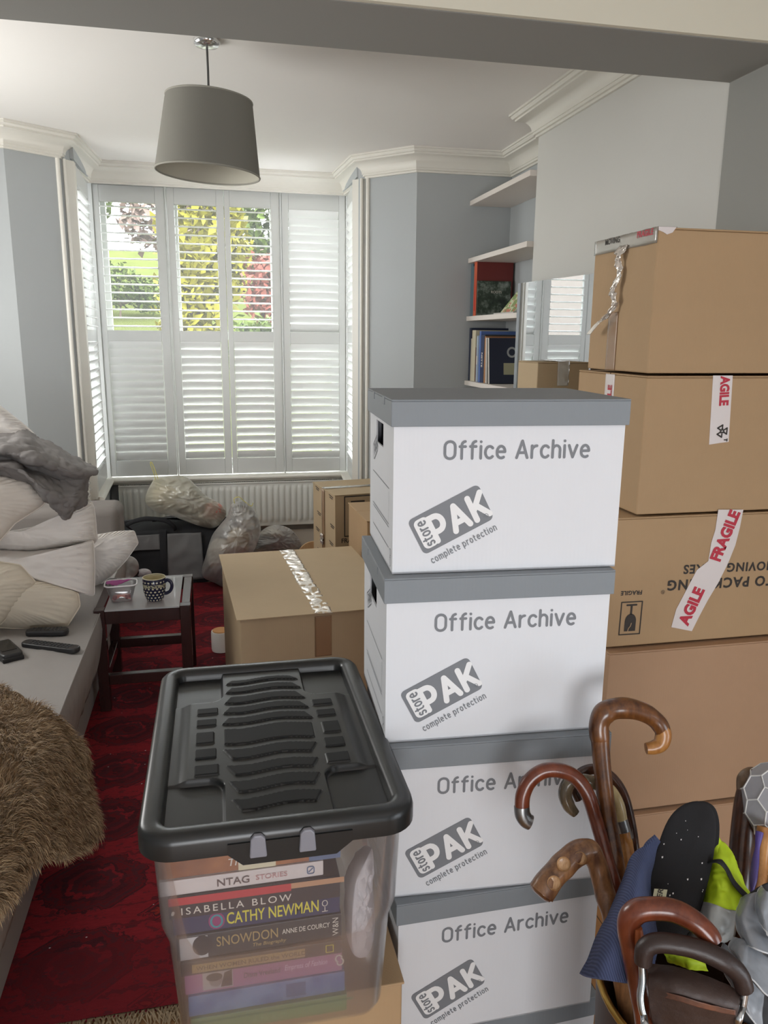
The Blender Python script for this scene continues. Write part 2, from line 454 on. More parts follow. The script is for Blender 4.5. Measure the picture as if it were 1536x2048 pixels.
MB().box(2.455, 2.465, -2.1, -.3, .02, 1.95).build('sky_block_pane', OPAQUE, d1)
b = MB()
for y0, y1 in ((2.6, 2.66), (3.27, 3.33), (3.94, 4.0)): b.box(-1.9, -1.82, y0, y1, 1.1, 2.22)
b.box(-1.9, -1.82, 2.6, 4.0, 1.1, 1.16); b.box(-1.9, -1.82, 2.6, 4.0, 2.16, 2.22)
w5 = struct(b.build('added_side_window', SHUT, bevel=.004)); MB().box(-1.87, -1.86, 2.6, 4.0, 1.1, 2.22).build('sky_block_pane', OPAQUE, w5)  # unseen side window added around the fill lamp, with its sky-blocking pane

def pier(name, poly):
    return struct(MB().prism(poly, 0, CEIL).build(name, WALL))
pier('wall_pier_left', [(-1.0, 4.6), (-.765, 4.775), (-.72, 4.84), (-.72, 4.88), (-.93, 4.88), (-1.1, 4.8), (-1.1, 4.62)])
pier('wall_pier_right', [(.945, 4.88), (1.185, 4.632), (1.3, 4.64), (1.3, 4.8), (1.12, 4.96), (.90, 4.96), (.90, 4.925)])
# bay: low walls under the sills, band above the shutters, corner posts
wall('wall_bay_front', -.95, 1.15, 5.60, 5.95, 0, .545); wall('wall_bay_left', -.95, -.72, 4.85, 5.60, 0, .545); wall('wall_bay_right', .92, 1.15, 4.93, 5.60, 0, .545)
wall('wall_bay_front_head', -.95, 1.15, 5.54, 5.95, 2.462, CEIL); wall('wall_bay_left_head', -.95, -.70, 4.85, 5.54, 2.462, CEIL); wall('wall_bay_right_head', .89, 1.15, 4.93, 5.54, 2.462, CEIL)
b = MB()
for x0, x1 in ((-.95, -.725), (.94, 1.15)): b.box(x0, x1, 5.60, 5.95, .545, 2.462)
struct(b.build('wall_bay_corners', SHUT))

# cornice swept round the room
def sweep(prof, path):
    mb = MB(); n = len(path); P = [Vector(p) for p in path]; vs = []
    for i in range(n):
        d1 = (P[i] - P[i - 1]).normalized() if i else None; d2 = (P[i + 1] - P[i]).normalized() if i < n - 1 else None
        nr = lambda d: Vector((d.y, -d.x))
        if d1 is None: m = nr(d2)
        elif d2 is None: m = nr(d1)
        else:
            a, c = nr(d1), nr(d2); m = (a + c).normalized(); m = m / max(.3, m.dot(a))
        for o, z in prof: q = P[i] + m * o; vs.append((q.x, q.y, z))
    k = len(prof); fs = []
    for i in range(n - 1):
        for j in range(k):
            j2 = (j + 1) % k; fs.append((i * k + j, (i + 1) * k + j, (i + 1) * k + j2, i * k + j2))
    fs += [tuple(range(k)), tuple(reversed(range((n - 1) * k, n * k)))]
    return mb.add(vs, fs)
prof = [(-.01, -.118), (.012, -.118), (.012, -.108), (.022, -.106), (.022, -.094)]
prof += [(.026 + .058 * (1 - cos(radians(a))), -.094 + .058 * sin(radians(a))) for a in range(0, 91, 10)]
prof += [(.088, -.034), (.088, -.026), (.098, -.024), (.104, -.016), (.104, -.010), (.112, -.009), (.112, 0), (-.01, 0)]
prof = [(o, CEIL + z - .0005) for o, z in prof]
path = [(-1.8, 2.27), (-1.8, 4.6), (-1.0, 4.6), (-.765, 4.775), (-.715, 5.46), (.91, 5.48), (.945, 4.88), (1.185, 4.63), (1.76, 4.622), (1.76, 3.72), (1.54, 3.72), (1.54, 2.275)]
struct(sweep(prof, path).build('trim_2', TRIM, smooth=35))
# beads and flat board at the mouth of the bay
def bead(mb, x, y, r, z0=.56, z1=2.45):
    mb.tube([(x, y, z0), (x, y, z1)], r, 10)
b = MB(); bead(b, -.772, 4.768, .012); bead(b, -.742, 4.797, .009)
b.prism([(-.765, 4.785), (-.742, 4.803), (-.752, 4.813)], .56, 2.45); b.prism([(-.745, 4.80), (-.70, 4.848), (-.70, 4.90), (-.75, 4.86)], .56, 2.45)
struct(b.build('trim_3', TRIM, smooth=40))
b = MB(); bead(b, .948, 4.872, .012); bead(b, .915, 4.905, .009)
b.prism([(.945, 4.88), (.915, 4.91), (.93, 4.92)], .56, 2.45); b.prism([(.918, 4.91), (.868, 4.955), (.875, 5.0), (.93, 4.96)], .56, 2.45)
struct(b.build('trim_4', TRIM, smooth=40))
# window sill with rounded nose, round the three sides
sp = [(-.02, .57), (.034, .57), (.046, .563), (.051, .552), (.046, .540), (.034, .534), (.024, .532), (.018, .520), (-.02, .520)]
struct(sweep(sp, [(-.715, 4.86), (-.735, 5.545), (.935, 5.545), (.885, 4.96)]).build('trim_5', TRIM, smooth=40))
b = MB().box(-.735, .935, 5.535, 5.86, .55, .5695); b.box(-.9, -.7, 4.88, 5.6, .55, .5695); b.box(.88, 1.1, 4.97, 5.6, .55, .5695)
struct(b.build('trim_6', TRIM))
# skirting
b = MB(); b.box(-.735, .93, 5.585, 5.60, 0, .14); b.box(1.745, 1.76, 3.72, 4.62, 0, .14); b.box(1.525, 1.54, 2.28, 3.72, 0, .14)
struct(b.build('baseboard_back', TRIM, bevel=.004))
b = MB(); b.box(-1.8, -1.785, -3.0, 4.6, 0, .14); struct(b.build('baseboard_left', TRIM, bevel=.004))

# sash windows and their glass
GLASS = sheet_mat('window_glass', (1, 1, 1, 1), clear=.97, rough=.02, gloss=.05)
def window(name, M, w, h, splits):
    b = MB()
    xs = [0] + splits + [w]
    for i in range(len(xs) - 1):
        x0, x1 = xs[i], xs[i + 1]
        for z0, z1, y in ((0, h * .52, .03), (h * .49, h, 0)):
            b.box(x0 + .012, x0 + .055, y, y + .035, z0, z1, M=M); b.box(x1 - .055, x1 - .012, y, y + .035, z0, z1, M=M)
            b.box(x0 + .055, x1 - .055, y, y + .035, z0, z0 + .05, M=M); b.box(x0 + .055, x1 - .055, y, y + .035, z1 - .045, z1, M=M)
    for x in xs: b.box(x - .012, x + .012, -.03, .08, 0, h, M=M)
    b.box(0, w, -.03, .08, -.03, 0, M=M); b.box(0, w, -.03, .08, h, h + .02, M=M)
    o = struct(b.build(name, SHUT, bevel=.003))
    g = MB().box(.02, w - .02, .032, .036, .02, h - .02, M=M); g.build('glass', GLASS, o)
    return o
window('window_1', Matrix.Translation((-.72, 5.86, .58)), 1.655, 1.875, [.47, 1.21])
window('window_2', Matrix.Translation((-.90, 4.90, .58)) @ Matrix.Rotation(radians(90), 4, 'Z'), .70, 1.875, [])
window('window_4', Matrix.Translation((1.09, 5.60, .58)) @ Matrix.Rotation(radians(-90), 4, 'Z'), .62, 1.875, [])

# ------------------------------------------------------------ plantation shutters
LOUV = mat('brightened_louvre_lacquer', lin(230, 231, 229), .3)  # same lacquer as the frames, lightened so the slats seem to glow
def shutter(label, M, w, z0, z1, up, lo, ox, tu, tl, group='plantation shutters round the bay'):
    """one hinged panel; local x along its width, -y towards the room; up/lo = louvre openings in z"""
    r = thing('window_shutter', label, 'shutter', group=group); r.matrix_world = M
    st = .028; b = MB()
    b.box(0, ox[0], 0, st, z0, z1); b.box(ox[1], w, 0, st, z0, z1)
    b.box(ox[0], ox[1], 0, st, up[1], z1); b.box(ox[0], ox[1], 0, st, lo[1], up[0]); b.box(ox[0], ox[1], 0, st, z0, lo[0])
    b.build('frame', SHUT, r, bevel=.003)
    for nm, (a, c), t in (('upper_louvres', up, tu), ('lower_louvres', lo, tl)):
        n = max(1, round((c - a) / .0545)); p = (c - a) / n; q = MB()
        for i in range(n):
            zc = a + p * (i + .5); hw = .031; th = .0052
            prof = [(-hw, 0), (-hw * .8, th * .7), (0, th), (hw * .8, th * .7), (hw, 0), (hw * .8, -th * .7), (0, -th), (-hw * .8, -th * .7)]
            ca, sa = cos(t), sin(t); vs = []
            for x in (ox[0] + .0015, ox[1] - .0015):
                vs += [(x, st / 2 + y * ca - z * sa, zc + y * sa + z * ca) for y, z in prof]
            q.add(vs, [(k, (k + 1) % 8, 8 + (k + 1) % 8, 8 + k) for k in range(8)] + [tuple(range(8)), tuple(range(15, 7, -1))])
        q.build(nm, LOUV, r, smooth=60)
    return r
T = lambda x: Matrix.Translation((x, 5.535, 0))
UP, LO = (1.555, 2.353), (.685, 1.485)
OPEN, SEMI, SHUTD = radians(4), radians(-60), radians(-74)
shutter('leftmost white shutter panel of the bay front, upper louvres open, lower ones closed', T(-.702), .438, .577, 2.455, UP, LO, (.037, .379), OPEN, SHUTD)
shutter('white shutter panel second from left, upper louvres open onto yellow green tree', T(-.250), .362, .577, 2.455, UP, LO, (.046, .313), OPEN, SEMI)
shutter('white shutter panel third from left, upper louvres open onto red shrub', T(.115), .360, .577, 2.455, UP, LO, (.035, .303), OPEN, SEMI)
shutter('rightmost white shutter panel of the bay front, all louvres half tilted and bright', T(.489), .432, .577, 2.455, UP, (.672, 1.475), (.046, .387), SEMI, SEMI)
b = MB(); b.box(-.262, -.252, 5.53, 5.58, .571, 2.462); b.box(.477, .487, 5.53, 5.58, .571, 2.462); b.box(-.735, -.704, 5.53, 5.60, .571, 2.462); b.box(.924, .945, 5.53, 5.6, .571, 2.462); b.box(-.735, .945, 5.53, 5.60, 2.457, 2.475)
struct(b.build('trim_7', SHUT, bevel=.002))
Ms = Matrix.Translation((-.708, 4.905, 0)) @ Matrix.Rotation(radians(91.5), 4, 'Z')
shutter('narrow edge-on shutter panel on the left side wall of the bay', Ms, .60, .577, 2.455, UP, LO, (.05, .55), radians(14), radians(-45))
Ms = Matrix.Translation((.928, 5.515, 0)) @ Matrix.Rotation(radians(-94.5), 4, 'Z')
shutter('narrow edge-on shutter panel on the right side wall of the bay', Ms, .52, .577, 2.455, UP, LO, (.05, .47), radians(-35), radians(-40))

# ------------------------------------------------------------ garden seen through the louvres
LAWN = mat('lawn_grass', lin(66, 72, 36), .9, var=.35, vs=1.2, spec=0)
b = MB()
def bank(u, v):
    y = 6.6 + v * 30; x = -16 + u * 32
    z = -.35 + max(0, (y - 8)) * .19 + .25 * noise.noise(Vector((x * .3, y * .3, 0)))
    return Vector((x, y, z if y > 6.7 else -.35))
b.grid(bank, 40, 40); struct(b.build('ground_lawn', LAWN, smooth=180))
def leaf_mat(n, a, c): 
    t = NT(n); f = t.noise(t.coord(), 2.6, 3); t.l.new(t.mix(f, a, c), t.bsdf.inputs['Base Color']); t.bsdf.inputs['Roughness'].default_value = .6
    t.bsdf.inputs['Specular IOR Level'].default_value = .08
    MATS[n] = t.mat; return t.mat
LF = {'yellow': leaf_mat('yellow_green_leaves', lin(81, 81, 17), lin(117, 110, 31)), 'green': leaf_mat('green_leaves', lin(42, 57, 20), lin(74, 87, 34)),
      'red': leaf_mat('red_leaves', lin(74, 31, 26), lin(106, 65, 54)), 'pink': leaf_mat('pale_blossom', lin(93, 74, 70), lin(109, 96, 85))}
BARK = mat('bark', lin(92, 78, 66), .9, var=.3, vs=12)
def tree(name, label, cat, base, crowns, n, ls, kind, seed):
    rnd = random.Random(seed); r = thing(name, label, cat, base, group=None)
    b = MB()
    for (cx, cy_, cz, rx, ry, rz) in crowns:
        for _ in range(n):
            d = Vector((rnd.gauss(0, 1), rnd.gauss(0, 1), rnd.gauss(0, 1))).normalized() * rnd.uniform(.55, 1.0)
            p = Vector((cx + d.x * rx, cy_ + d.y * ry, cz + d.z * rz)); p += Vector((rnd.uniform(-.1, .1), rnd.uniform(-.1, .1), rnd.uniform(-.1, .1)))
            a = Vector((rnd.uniform(-1, 1), rnd.uniform(-1, 1), rnd.uniform(-1, 1))).normalized(); c = a.cross(Vector((rnd.uniform(-1, 1), rnd.uniform(-1, 1), 1))).normalized()
            s = ls * rnd.uniform(.6, 1.3)
            b.add([p - a * s, p + c * s * .5, p + a * s, p - c * s * .5], [(0, 1, 2, 3)])
    b.build('crown', LF[kind], r)
    t = MB(); top = max(c[2] for c in crowns); t.tube([(0, 0, -.3), (.03, 0, top * .5), (-.02, .05, top)], [.10 * top / 3, .08 * top / 3, .03], 8)
    for c in crowns: t.tube([(.02, 0, top * .4), (c[0] * .6, c[1] * .6, c[2] * .85), (c[0], c[1], c[2])], [.05, .035, .015], 6)
    t.build('trunk', BARK, r, smooth=60)
    return r
def gz(x, y): return -.35 + max(0, y - 8) * .19
tree('garden_tree', 'bright yellow green tree outside, filling the second shutter panel', 'tree', (-.22, 13.5, gz(0, 13.5)), [(0, 0, 2.4, .58, .6, 1.1), (.52, .2, 2.2, .36, .4, .9), (-.1, -.2, 1.3, .5, .5, .8)], 1300, .10, 'yellow', 1)
tree('garden_tree', 'green tree outside at the top of the third shutter panel', 'tree', (1.25, 16, gz(0, 16)), [(0, 0, 2.4, .8, .7, .9), (.2, 0, 1.4, .7, .6, .7)], 900, .12, 'green', 2)
tree('garden_shrub', 'dark red leaved shrub outside, low in the third shutter panel', 'shrub', (.86, 12.2, gz(0, 12.2)), [(0, 0, 1.75, .36, .4, .55), (.25, .1, 1.4, .3, .35, .5)], 1000, .07, 'red', 3)
tree('garden_shrub', 'round green bush out on the lawn beyond the leftmost panel', 'shrub', (-2.1, 20.0, gz(0, 20)), [(0, 0, .75, .6, .5, .5), (.65, .1, .55, .5, .5, .4)], 900, .07, 'green', 4)
tree('garden_tree', 'green tree outside high in the left corner of the leftmost panel', 'tree', (-3.2, 23.5, gz(0, 23.5)), [(0, 0, 3.0, 1.0, .9, 1.1), (-.7, 0, 2.4, .9, .8, .9)], 900, .13, 'green', 5)
tree('garden_tree', 'pale pinkish tree outside behind the top of the leftmost panel', 'tree', (-1.2, 22, gz(0, 22)), [(0, 0, 2.2, 1.0, .8, .9), (.9, .2, 2.0, .8, .8, .8)], 800, .14, 'pink', 6)
tree('garden_shrub', 'small green bush outside, bottom of the third panel opening', 'shrub', (.55, 9.6, gz(0, 9.6)), [(0, 0, 1.45, .38, .3, .34)], 800, .06, 'green', 8)
def brick_mat():
    t = NT('house_brick'); br = t.node('ShaderNodeTexBrick'); t.l.new(t.coord(), br.inputs[0])
    br.inputs['Color1'].default_value = lin(76, 52, 44); br.inputs['Color2'].default_value = lin(64, 44, 38); br.inputs['Mortar'].default_value = lin(100, 92, 84)
    br.inputs['Scale'].default_value = 4.5; t.l.new(br.outputs[0], t.bsdf.inputs['Base Color']); t.bsdf.inputs['Roughness'].default_value = .9
    return t.mat
hs = thing('house', 'red brick house across the road seen in the mirror', 'house', (-5.3, 14, .6))
MB().box(-2.2, 2.2, 0, 3, 0, 5.2).build('wall', brick_mat(), hs)
MB().prism([(-2.5, -.3), (2.5, -.3), (2.5, 3.3), (-2.5, 3.3)], 5.2, 5.5).build('roof', mat('roof_slate', lin(90, 92, 98), .8), hs)
for x in (-1.2, 1.0):
    w = MB().box(x - .5, x + .5, -.05, .02, 2.6, 4.2); wo = w.build('window_frame', SHUT, hs)
    MB().box(x - .42, x + .42, -.06, -.05, 2.68, 4.12).build('pane', mat('dark_pane', lin(70, 78, 86), .1), wo)
print('room done')
# ------------------------------------------------------------ archive boxes
def board_mat(name, col, rough=.75, flute=(0, 0), var=.05):
    """paper-faced board: fibre mottling and faint flutes"""
    t = NT(name); co = t.coord()
    f = t.noise(co, 9, 5, .6); f2 = t.noise(t.mapping(co, scale=(60, 60, 4)), 8, 2)
    k = t.math('MULTIPLY_ADD', t.math('SUBTRACT', f, .5), var * 2, 1.0); k = t.math('MULTIPLY_ADD', t.math('SUBTRACT', f2, .5), var, k)
    mx = t.node('ShaderNodeMix', data_type='RGBA', blend_type='MULTIPLY'); mx.inputs[0].default_value = 1; mx.inputs[6].default_value = col
    cb = t.node('ShaderNodeCombineColor')
    for i in range(3): t.l.new(k, cb.inputs[i])
    t.l.new(cb.outputs[0], mx.inputs[7]); t.l.new(mx.outputs[2], t.bsdf.inputs['Base Color'])
    t.bsdf.inputs['Roughness'].default_value = rough
    x, y, z = t.xyz(co); w = t.math('SINE', t.math('MULTIPLY', t.math('ADD', x, y), 900))
    t.bump(t.math('MULTIPLY_ADD', w, .12, f), .12, .0015)
    MATS[name] = t.mat; return t.mat
BWHITE = board_mat('white_board', lin(224, 226, 230), .6, var=.015)
BGREY = board_mat('grey_board', lin(132, 138, 143), .6, var=.03)
INK = mat('grey_ink', lin(124, 127, 132), .6); PAPER = mat('paper_white', lin(238, 238, 238), .6)
KRAFT = board_mat('kraft_board', lin(178, 148, 112)); KRAFT2 = board_mat('reddish_kraft_board', lin(178, 144, 114)); KRAFT3 = board_mat('greyish_kraft_board', lin(184, 162, 130))
BLACKINK = mat('black_ink', lin(52, 45, 40), .6); REDINK = mat('red_ink', lin(190, 40, 62), .45)
DARK = mat('dark_interior', lin(70, 76, 84), .8)

def logo(parent, M, w, h, outline=False):
    """rounded label with the maker's lettering, and the line beneath it"""
    g = MB(); g.prism(_rr(0, 0, w, h, h * .13)[:-1], .0001, .0004, M=M)
    g.build('logo_panel', INK, parent)
    b = MB(); strokes_mb(b, [_rr(h * .12, h * .12, h * .46, h * .88, h * .10)], h * .05, M, z=.0006)
    b.prism(_rr(h * .12, h * .12, h * .46, h * .88, h * .10)[:-1], .0003, .0005, M=M)
    Mp = M @ Matrix.Translation((h * .47, h * .17, 0)); stroke_text(b, 'PAK', h * .62, Mp, w=.245, gap=.07, z=.0007)
    b.build('logo_lettering', PAPER, parent)
    b = MB(); Ms = M @ Matrix.Translation((h * .39, h * .16, 0)) @ Matrix.Rotation(radians(90), 4, 'Z')
    stroke_text(b, 'store', h * .26, Ms, w=.17, gap=.12, z=.0009, width=h * .66)
    Mr = M @ Matrix.Translation((w - h * .16, h * .16, 0)); strokes_mb(b, [_arc(0, 0, h * .055, h * .055, 0, 360, 16)], h * .014, Mr, z=.0008); stroke_text(b, 'R', h * .05, Mr @ Matrix.Translation((-h * .018, -h * .025, 0)), w=.2, z=.0008)
    stroke_text(b, 'complete protection', .0108, M @ Matrix.Translation((h * .10, -h * .30, 0)), w=.15, gap=.22, z=.0006, width=w * .92)
    b.build('printed_lettering', INK, parent)

AW, AD = .395, .285
def archive_box(label, x, y, a, z0, z1):
    r = thing('archive_box', label, 'archive box', (x, y, z0), radians(a), 'stack of white archive boxes')
    H = z1 - z0; i = .005; lh = .043; t = .003; top = H - .004
    b = MB(); x0, x1, y0, y1 = i, AW - i, i, AD - i
    b.box(x0, x1, y0, y0 + t, 0, top); b.box(x0, x1, y1 - t, y1, 0, top); b.box(x1 - t, x1, y0 + t, y1 - t, 0, top); b.box(x0, x1, y0, y1, 0, t)
    ha, hb, hz0, hz1 = .115, .20, H - lh - .048, H - lh - .008      # hand hole in the left end
    b.box(x0, x0 + t, y0 + t, ha, 0, top); b.box(x0, x0 + t, hb, y1 - t, 0, top); b.box(x0, x0 + t, ha, hb, 0, hz0); b.box(x0, x0 + t, ha, hb, hz1, top)
    body = b.build('body', BWHITE, r)
    c = MB().box(x0 + .02, x1 - .01, y0 + .01, y1 - .01, .004, H - .03); c.build('contents', DARK, r)
    Mf = frame((x0, y0 - .0002, 0), (1, 0, 0), (0, 0, 1)); fw = x1 - x0; fh = H - lh
    b = MB(); stroke_text(b, 'Office Archive', .0275, Mf @ Matrix.Translation((fw * .215, fh - .052, 0)), w=.165, gap=.115, z=.0004, width=fw * .628)
    b.build('printed_lettering', INK, body)
    an = radians(27); logo(body, Mf @ Matrix.Translation((fw * .137, fh * .128, 0)) @ Matrix.Rotation(an, 4, 'Z'), .130, .065)
    # left end: small turned label, ruled lines, ring mark
    Ml = frame((x0 - .0003, y1, 0), (0, -1, 0), (0, 0, 1)); d = y1 - y0; b = MB()
    an2 = Matrix.Translation((.055, H - lh - .085, 0)) @ Matrix.Rotation(radians(27), 4, 'Z')
    strokes_mb(b, [_rr(0, 0, .055, .028, .004)], .002, Ml @ an2, z=.0004); stroke_text(b, 'PAK', .018, Ml @ an2 @ Matrix.Translation((.014, .005, 0)), w=.2, gap=.1, z=.0004)
    for zz, xa, xb in ((.135, .045, .235), (.075, .045, .235), (.070, .05, .235), (.035, .05, .235)): strokes_mb(b, [[(xa, zz), (xb, zz)]], .0012, Ml, z=.0004)
    strokes_mb(b, [[(.235, .13), (.235, .075)]], .001, Ml, z=.0004)
    strokes_mb(b, [_arc(.255, .016, .006, .008, 0, 360, 14), _arc(.255, .032, .006, .006, 0, 360, 14)], .0015, Ml, z=.0004)
    b.build('printed_marks', INK, body)
    b = MB(); b.box(0, AW, 0, AD, H - .0035, H - .0005)
    b.box(0, AW, 0, .003, H - lh, H - .0035); b.box(0, AW, AD - .003, AD, H - lh, H - .0035); b.box(0, .003, .003, AD - .003, H - lh, H - .0035); b.box(AW - .003, AW, .003, AD - .003, H - lh, H - .0035)
    lid = b.build('lid', BGREY, r, bevel=.0012)
    for yy in (.07, .19): MB().box(-.0012, .004, yy, yy + .022, H - .014, H - .001).build('lid_tab', BGREY, lid, bevel=.0008)
    return r
ZT = [1.428, 1.143, .850, .556, .268, 0]
AB = [(.2697, 1.1874, -3.6, 'topmost white archive box of the stack, with its grey lid uncovered'),
      (.2574, 1.1718, -3.3, 'second white archive box from the top, beside the black plastic lid'),
      (.2661, 1.160, -3.6, 'third white archive box from the top, lettering partly behind a cane handle'),
      (.2790, 1.144, .6, 'fourth white archive box from the top, behind the knobbly stick'),
      (.300, 1.146, 2.5, 'lowest white archive box, only its dark grey lid edge showing')]
for k, (x, y, a, lb) in enumerate(AB): archive_box(lb, x, y, a, ZT[k + 1], ZT[k] - .0004)

# ------------------------------------------------------------ cardboard cartons
TAPEB = mat('brown_tape', lin(150, 118, 88), .25, coat=.3); TAPEC = sheet_mat('clear_tape', lin(214, 205, 190), clear=.42, rough=.12, gloss=.5, transl=.2)
TAPEW = mat('white_tape', lin(226, 218, 216), .3, bump=.15, bs=30, bd=.002); SILV = mat('shiny_crumpled_tape', lin(222, 214, 204), .18, metal=.55, bump=.5, bs=45, bd=.004)
def carton(label, loc, a, w, d, h, m=None, seam='x', gap=.004, over=.0, group=None, open_tilt=0.0, bottom=False):
    r = thing('cardboard_box', label, 'cardboard box', loc, radians(a), group); m = m or KRAFT
    b = MB().box(0, w, 0, d, 0, h - .009); b.build('body', m, r, bevel=.004, seg=3)
    # two inner and two outer top flaps
    for k in (0, 1):
        f = MB()
        if seam == 'x':
            y0, y1 = (-over, d / 2 - gap / 2) if k == 0 else (d / 2 + gap / 2, d + over)
            f.box(-over, w + over, y0, y1, h - .0088, h - .0045)
        else:
            x0, x1 = (-over, w / 2 - gap / 2) if k == 0 else (w / 2 + gap / 2, w + over)
            f.box(x0, x1, -over, d + over, h - .0088, h - .0045)
        f.build('flap', m, r, bevel=.0018)
    return r
def tape_strip(parent, name, pts, width, side, m, wr=0.0, n=40, thick=.0006):
    """tape laid along a path; side = direction across the tape"""
    P = []; pts = [Vector(p) for p in pts]
    for i in range(len(pts) - 1):
        for k in range(n): P.append(pts[i].lerp(pts[i + 1], k / n))
    P.append(pts[-1]); sd = Vector(side).normalized() * width / 2
    def fn(u, v):
        i = min(len(P) - 1, round(v * (len(P) - 1))); p = P[i] + sd * (u * 2 - 1)
        if wr: p = p + Vector((noise.noise(p * 40), noise.noise(p * 40 + Vector((9, 0, 0))), noise.noise(p * 40 + Vector((0, 9, 0))))) * wr
        return p
    return MB().grid(fn, 9, len(P)).build(name, m, parent, smooth=60, solid=thick)

# stack on the right, in front of the chimney breast -----------------------------------------
YC = 1.75
g = 'cardboard boxes stacked on the right'
top = carton('topmost cardboard box on the right, loose crumpled tape hanging down its side', (1.035, YC, 1.442), 0, .62, .315, .343, group=g)
sec = carton('second cardboard box from the top right, short white FRAGILE tape on its face', (1.037, YC, 1.088), -.3, .62, .375, .352, group=g)
thr = carton('third cardboard box down on the right, upside down black print and slanting red tape', (.968, YC - .004, .735), 0, .72, .40, .352, m=KRAFT, group=g)
fou = carton('tall plain brown cardboard box under the upside down printed one', (.975, YC - .03, .262), 0, .72, .43, .472, m=KRAFT2, group=g)
fif = carton('lowest plain cardboard box on the right, behind the umbrella stand', (.975, YC - .045, 0), 0, .72, .45, .261, m=KRAFT2, group=g)
def loc_of(o, p): return o.matrix_basis.inverted() @ Vector(p)
def px_face(o, x, y, Y, off=.0006): p = at(x, y, Y); p.y -= off; return p - Vector(o.location)
# topmost: tape over the left top edge, brown tape low on its left end, loose crumpled strip
h = .343; L = -.0008
b = MB(); b.grid(lambda u, v: Vector((L - .0012, u * .315, h - .004 - v * .036 + .002 * noise.noise(Vector((u * 9, v * 3, 0))))), 30, 5)
tp = b.build('fragile_tape', TAPEC, top, smooth=60, solid=.0006)
MB().grid(lambda u, v: Vector((.05 * v + L, .315 * u, h - .0035 + .001 * noise.noise(Vector((u * 9, v * 3, 4))))), 30, 5).build('fragile_tape', TAPEC, top, smooth=60, solid=.0006)
MB().add([(-.001, -.0012, h - .004), (.045, -.0012, h - .004), (.036, -.0012, h - .016), (.022, -.0012, h - .021), (.012, -.0012, h - .016), (-.001, -.0012, h - .012)], [(0, 1, 2, 3, 4, 5)]).build('torn_tape_end', TAPEW, top, solid=.0006)
text_mb('FRAGILE', .020, frame((L - .0022, .055, h - .013), (0, -1, 0), (0, 0, 1)), bold=.03).build('printed_lettering', REDINK, tp)
text_mb('MOVING', .020, frame((L - .0022, .215, h - .013), (0, -1, 0), (0, 0, 1)), bold=.02).build('printed_lettering', BLACKINK, tp)
tape_strip(top, 'packing_tape', [(L - .0006, .185, .0), (L - .0006, .185, .15)], .05, (0, 1, 0), TAPEB)
pts = [(-.006, .15, h - .03), (-.016, .155, h - .06), (-.012, .15, h - .10), (-.02, .165, h - .14), (-.014, .16, h - .175), (-.022, .185, h - .205), (-.03, .215, h - .222), (-.034, .255, h - .25)]
P = catmull(pts, 70); wd = [.020 if i < 8 else .011 + .006 * noise.noise(Vector((i * .23, 0, 0))) for i in range(60)] + [.012] * 10
def loose(u, v):
    i = round(v * 69); tw = .9 * noise.noise(Vector((i * .11, 3, 0))) * 3
    if i > 55: tw = tw * (69 - i) / 14
    s = (u - .5) * 2 * wd[i]; q = .007 * noise.noise(Vector((i * .45, u * 4, 8))) * (i < 58)
    return P[i] + Vector((-abs(sin(tw)) * s * .6 + q, cos(tw) * s, q))
MB().grid(loose, 9, 70).build('loose_tape', SILV, top, smooth=50, solid=.0006)
# second: FRAGILE tape on the front and on the left end
Pt = lambda x, y: px_face(sec, x, y, YC)
a0, a1 = Pt(1445, 751), Pt(1437, 884); wv = Vector((.0275, 0, 0))
b = MB(); b.add([a0 - wv, a0 + wv, a1 + wv, a1 + wv * .2 + Vector((0, 0, -.002)), a1 - wv + Vector((0, 0, -.006))], [(0, 1, 2, 3, 4)]); tp = b.build('fragile_tape', TAPEW, sec, solid=.0005)
c = Pt(1447, 782); text_mb('AGILE', .034, frame(c - Vector((0, .0006, 0)), a1 - a0, (1, 0, .06)), bold=.05, sx=.80).build('printed_lettering', REDINK, tp)
c = Pt(1443, 862); Mh = frame(c - Vector((0, .0006, 0)), (1, 0, 0), (0, 0, 1)); hx = [(.0155 * cos(radians(90 + 60 * k)), .0155 * sin(radians(90 + 60 * k))) for k in range(6)]
b = MB(); strokes_mb(b, [[hx[k], hx[(k + 1) % 6]] for k in (0, 2, 4)] + [[(hx[k][0] * .45, hx[k][1] * .45), hx[k]] for k in range(6)] + [[(hx[k][0] * .45, hx[k][1] * .45), (hx[(k + 2) % 6][0] * .45, hx[(k + 2) % 6][1] * .45)] for k in (0, 2, 4)], .0038, Mh, z=.0004)
c = Pt(1447, 881); strokes_mb(b, [[(0, .002), (.008, .002)], [(.008, .004), (.008, -.001)]], .003, frame(c - Vector((0, .0006, 0)), (1, 0, 0), (0, 0, 1)), z=.0004)
b.build('printed_emblem', BLACKINK, tp)
tp = tape_strip(sec, 'fragile_tape', [(L, .185, .344), (L, .185, .17)], .05, (0, 1, 0), TAPEW)
text_mb('FRAGILE', .030, frame((L - .0012, .18, .26), (0, 0, 1), (0, 1, 0)), bold=.03).build('printed_lettering', REDINK, tp)
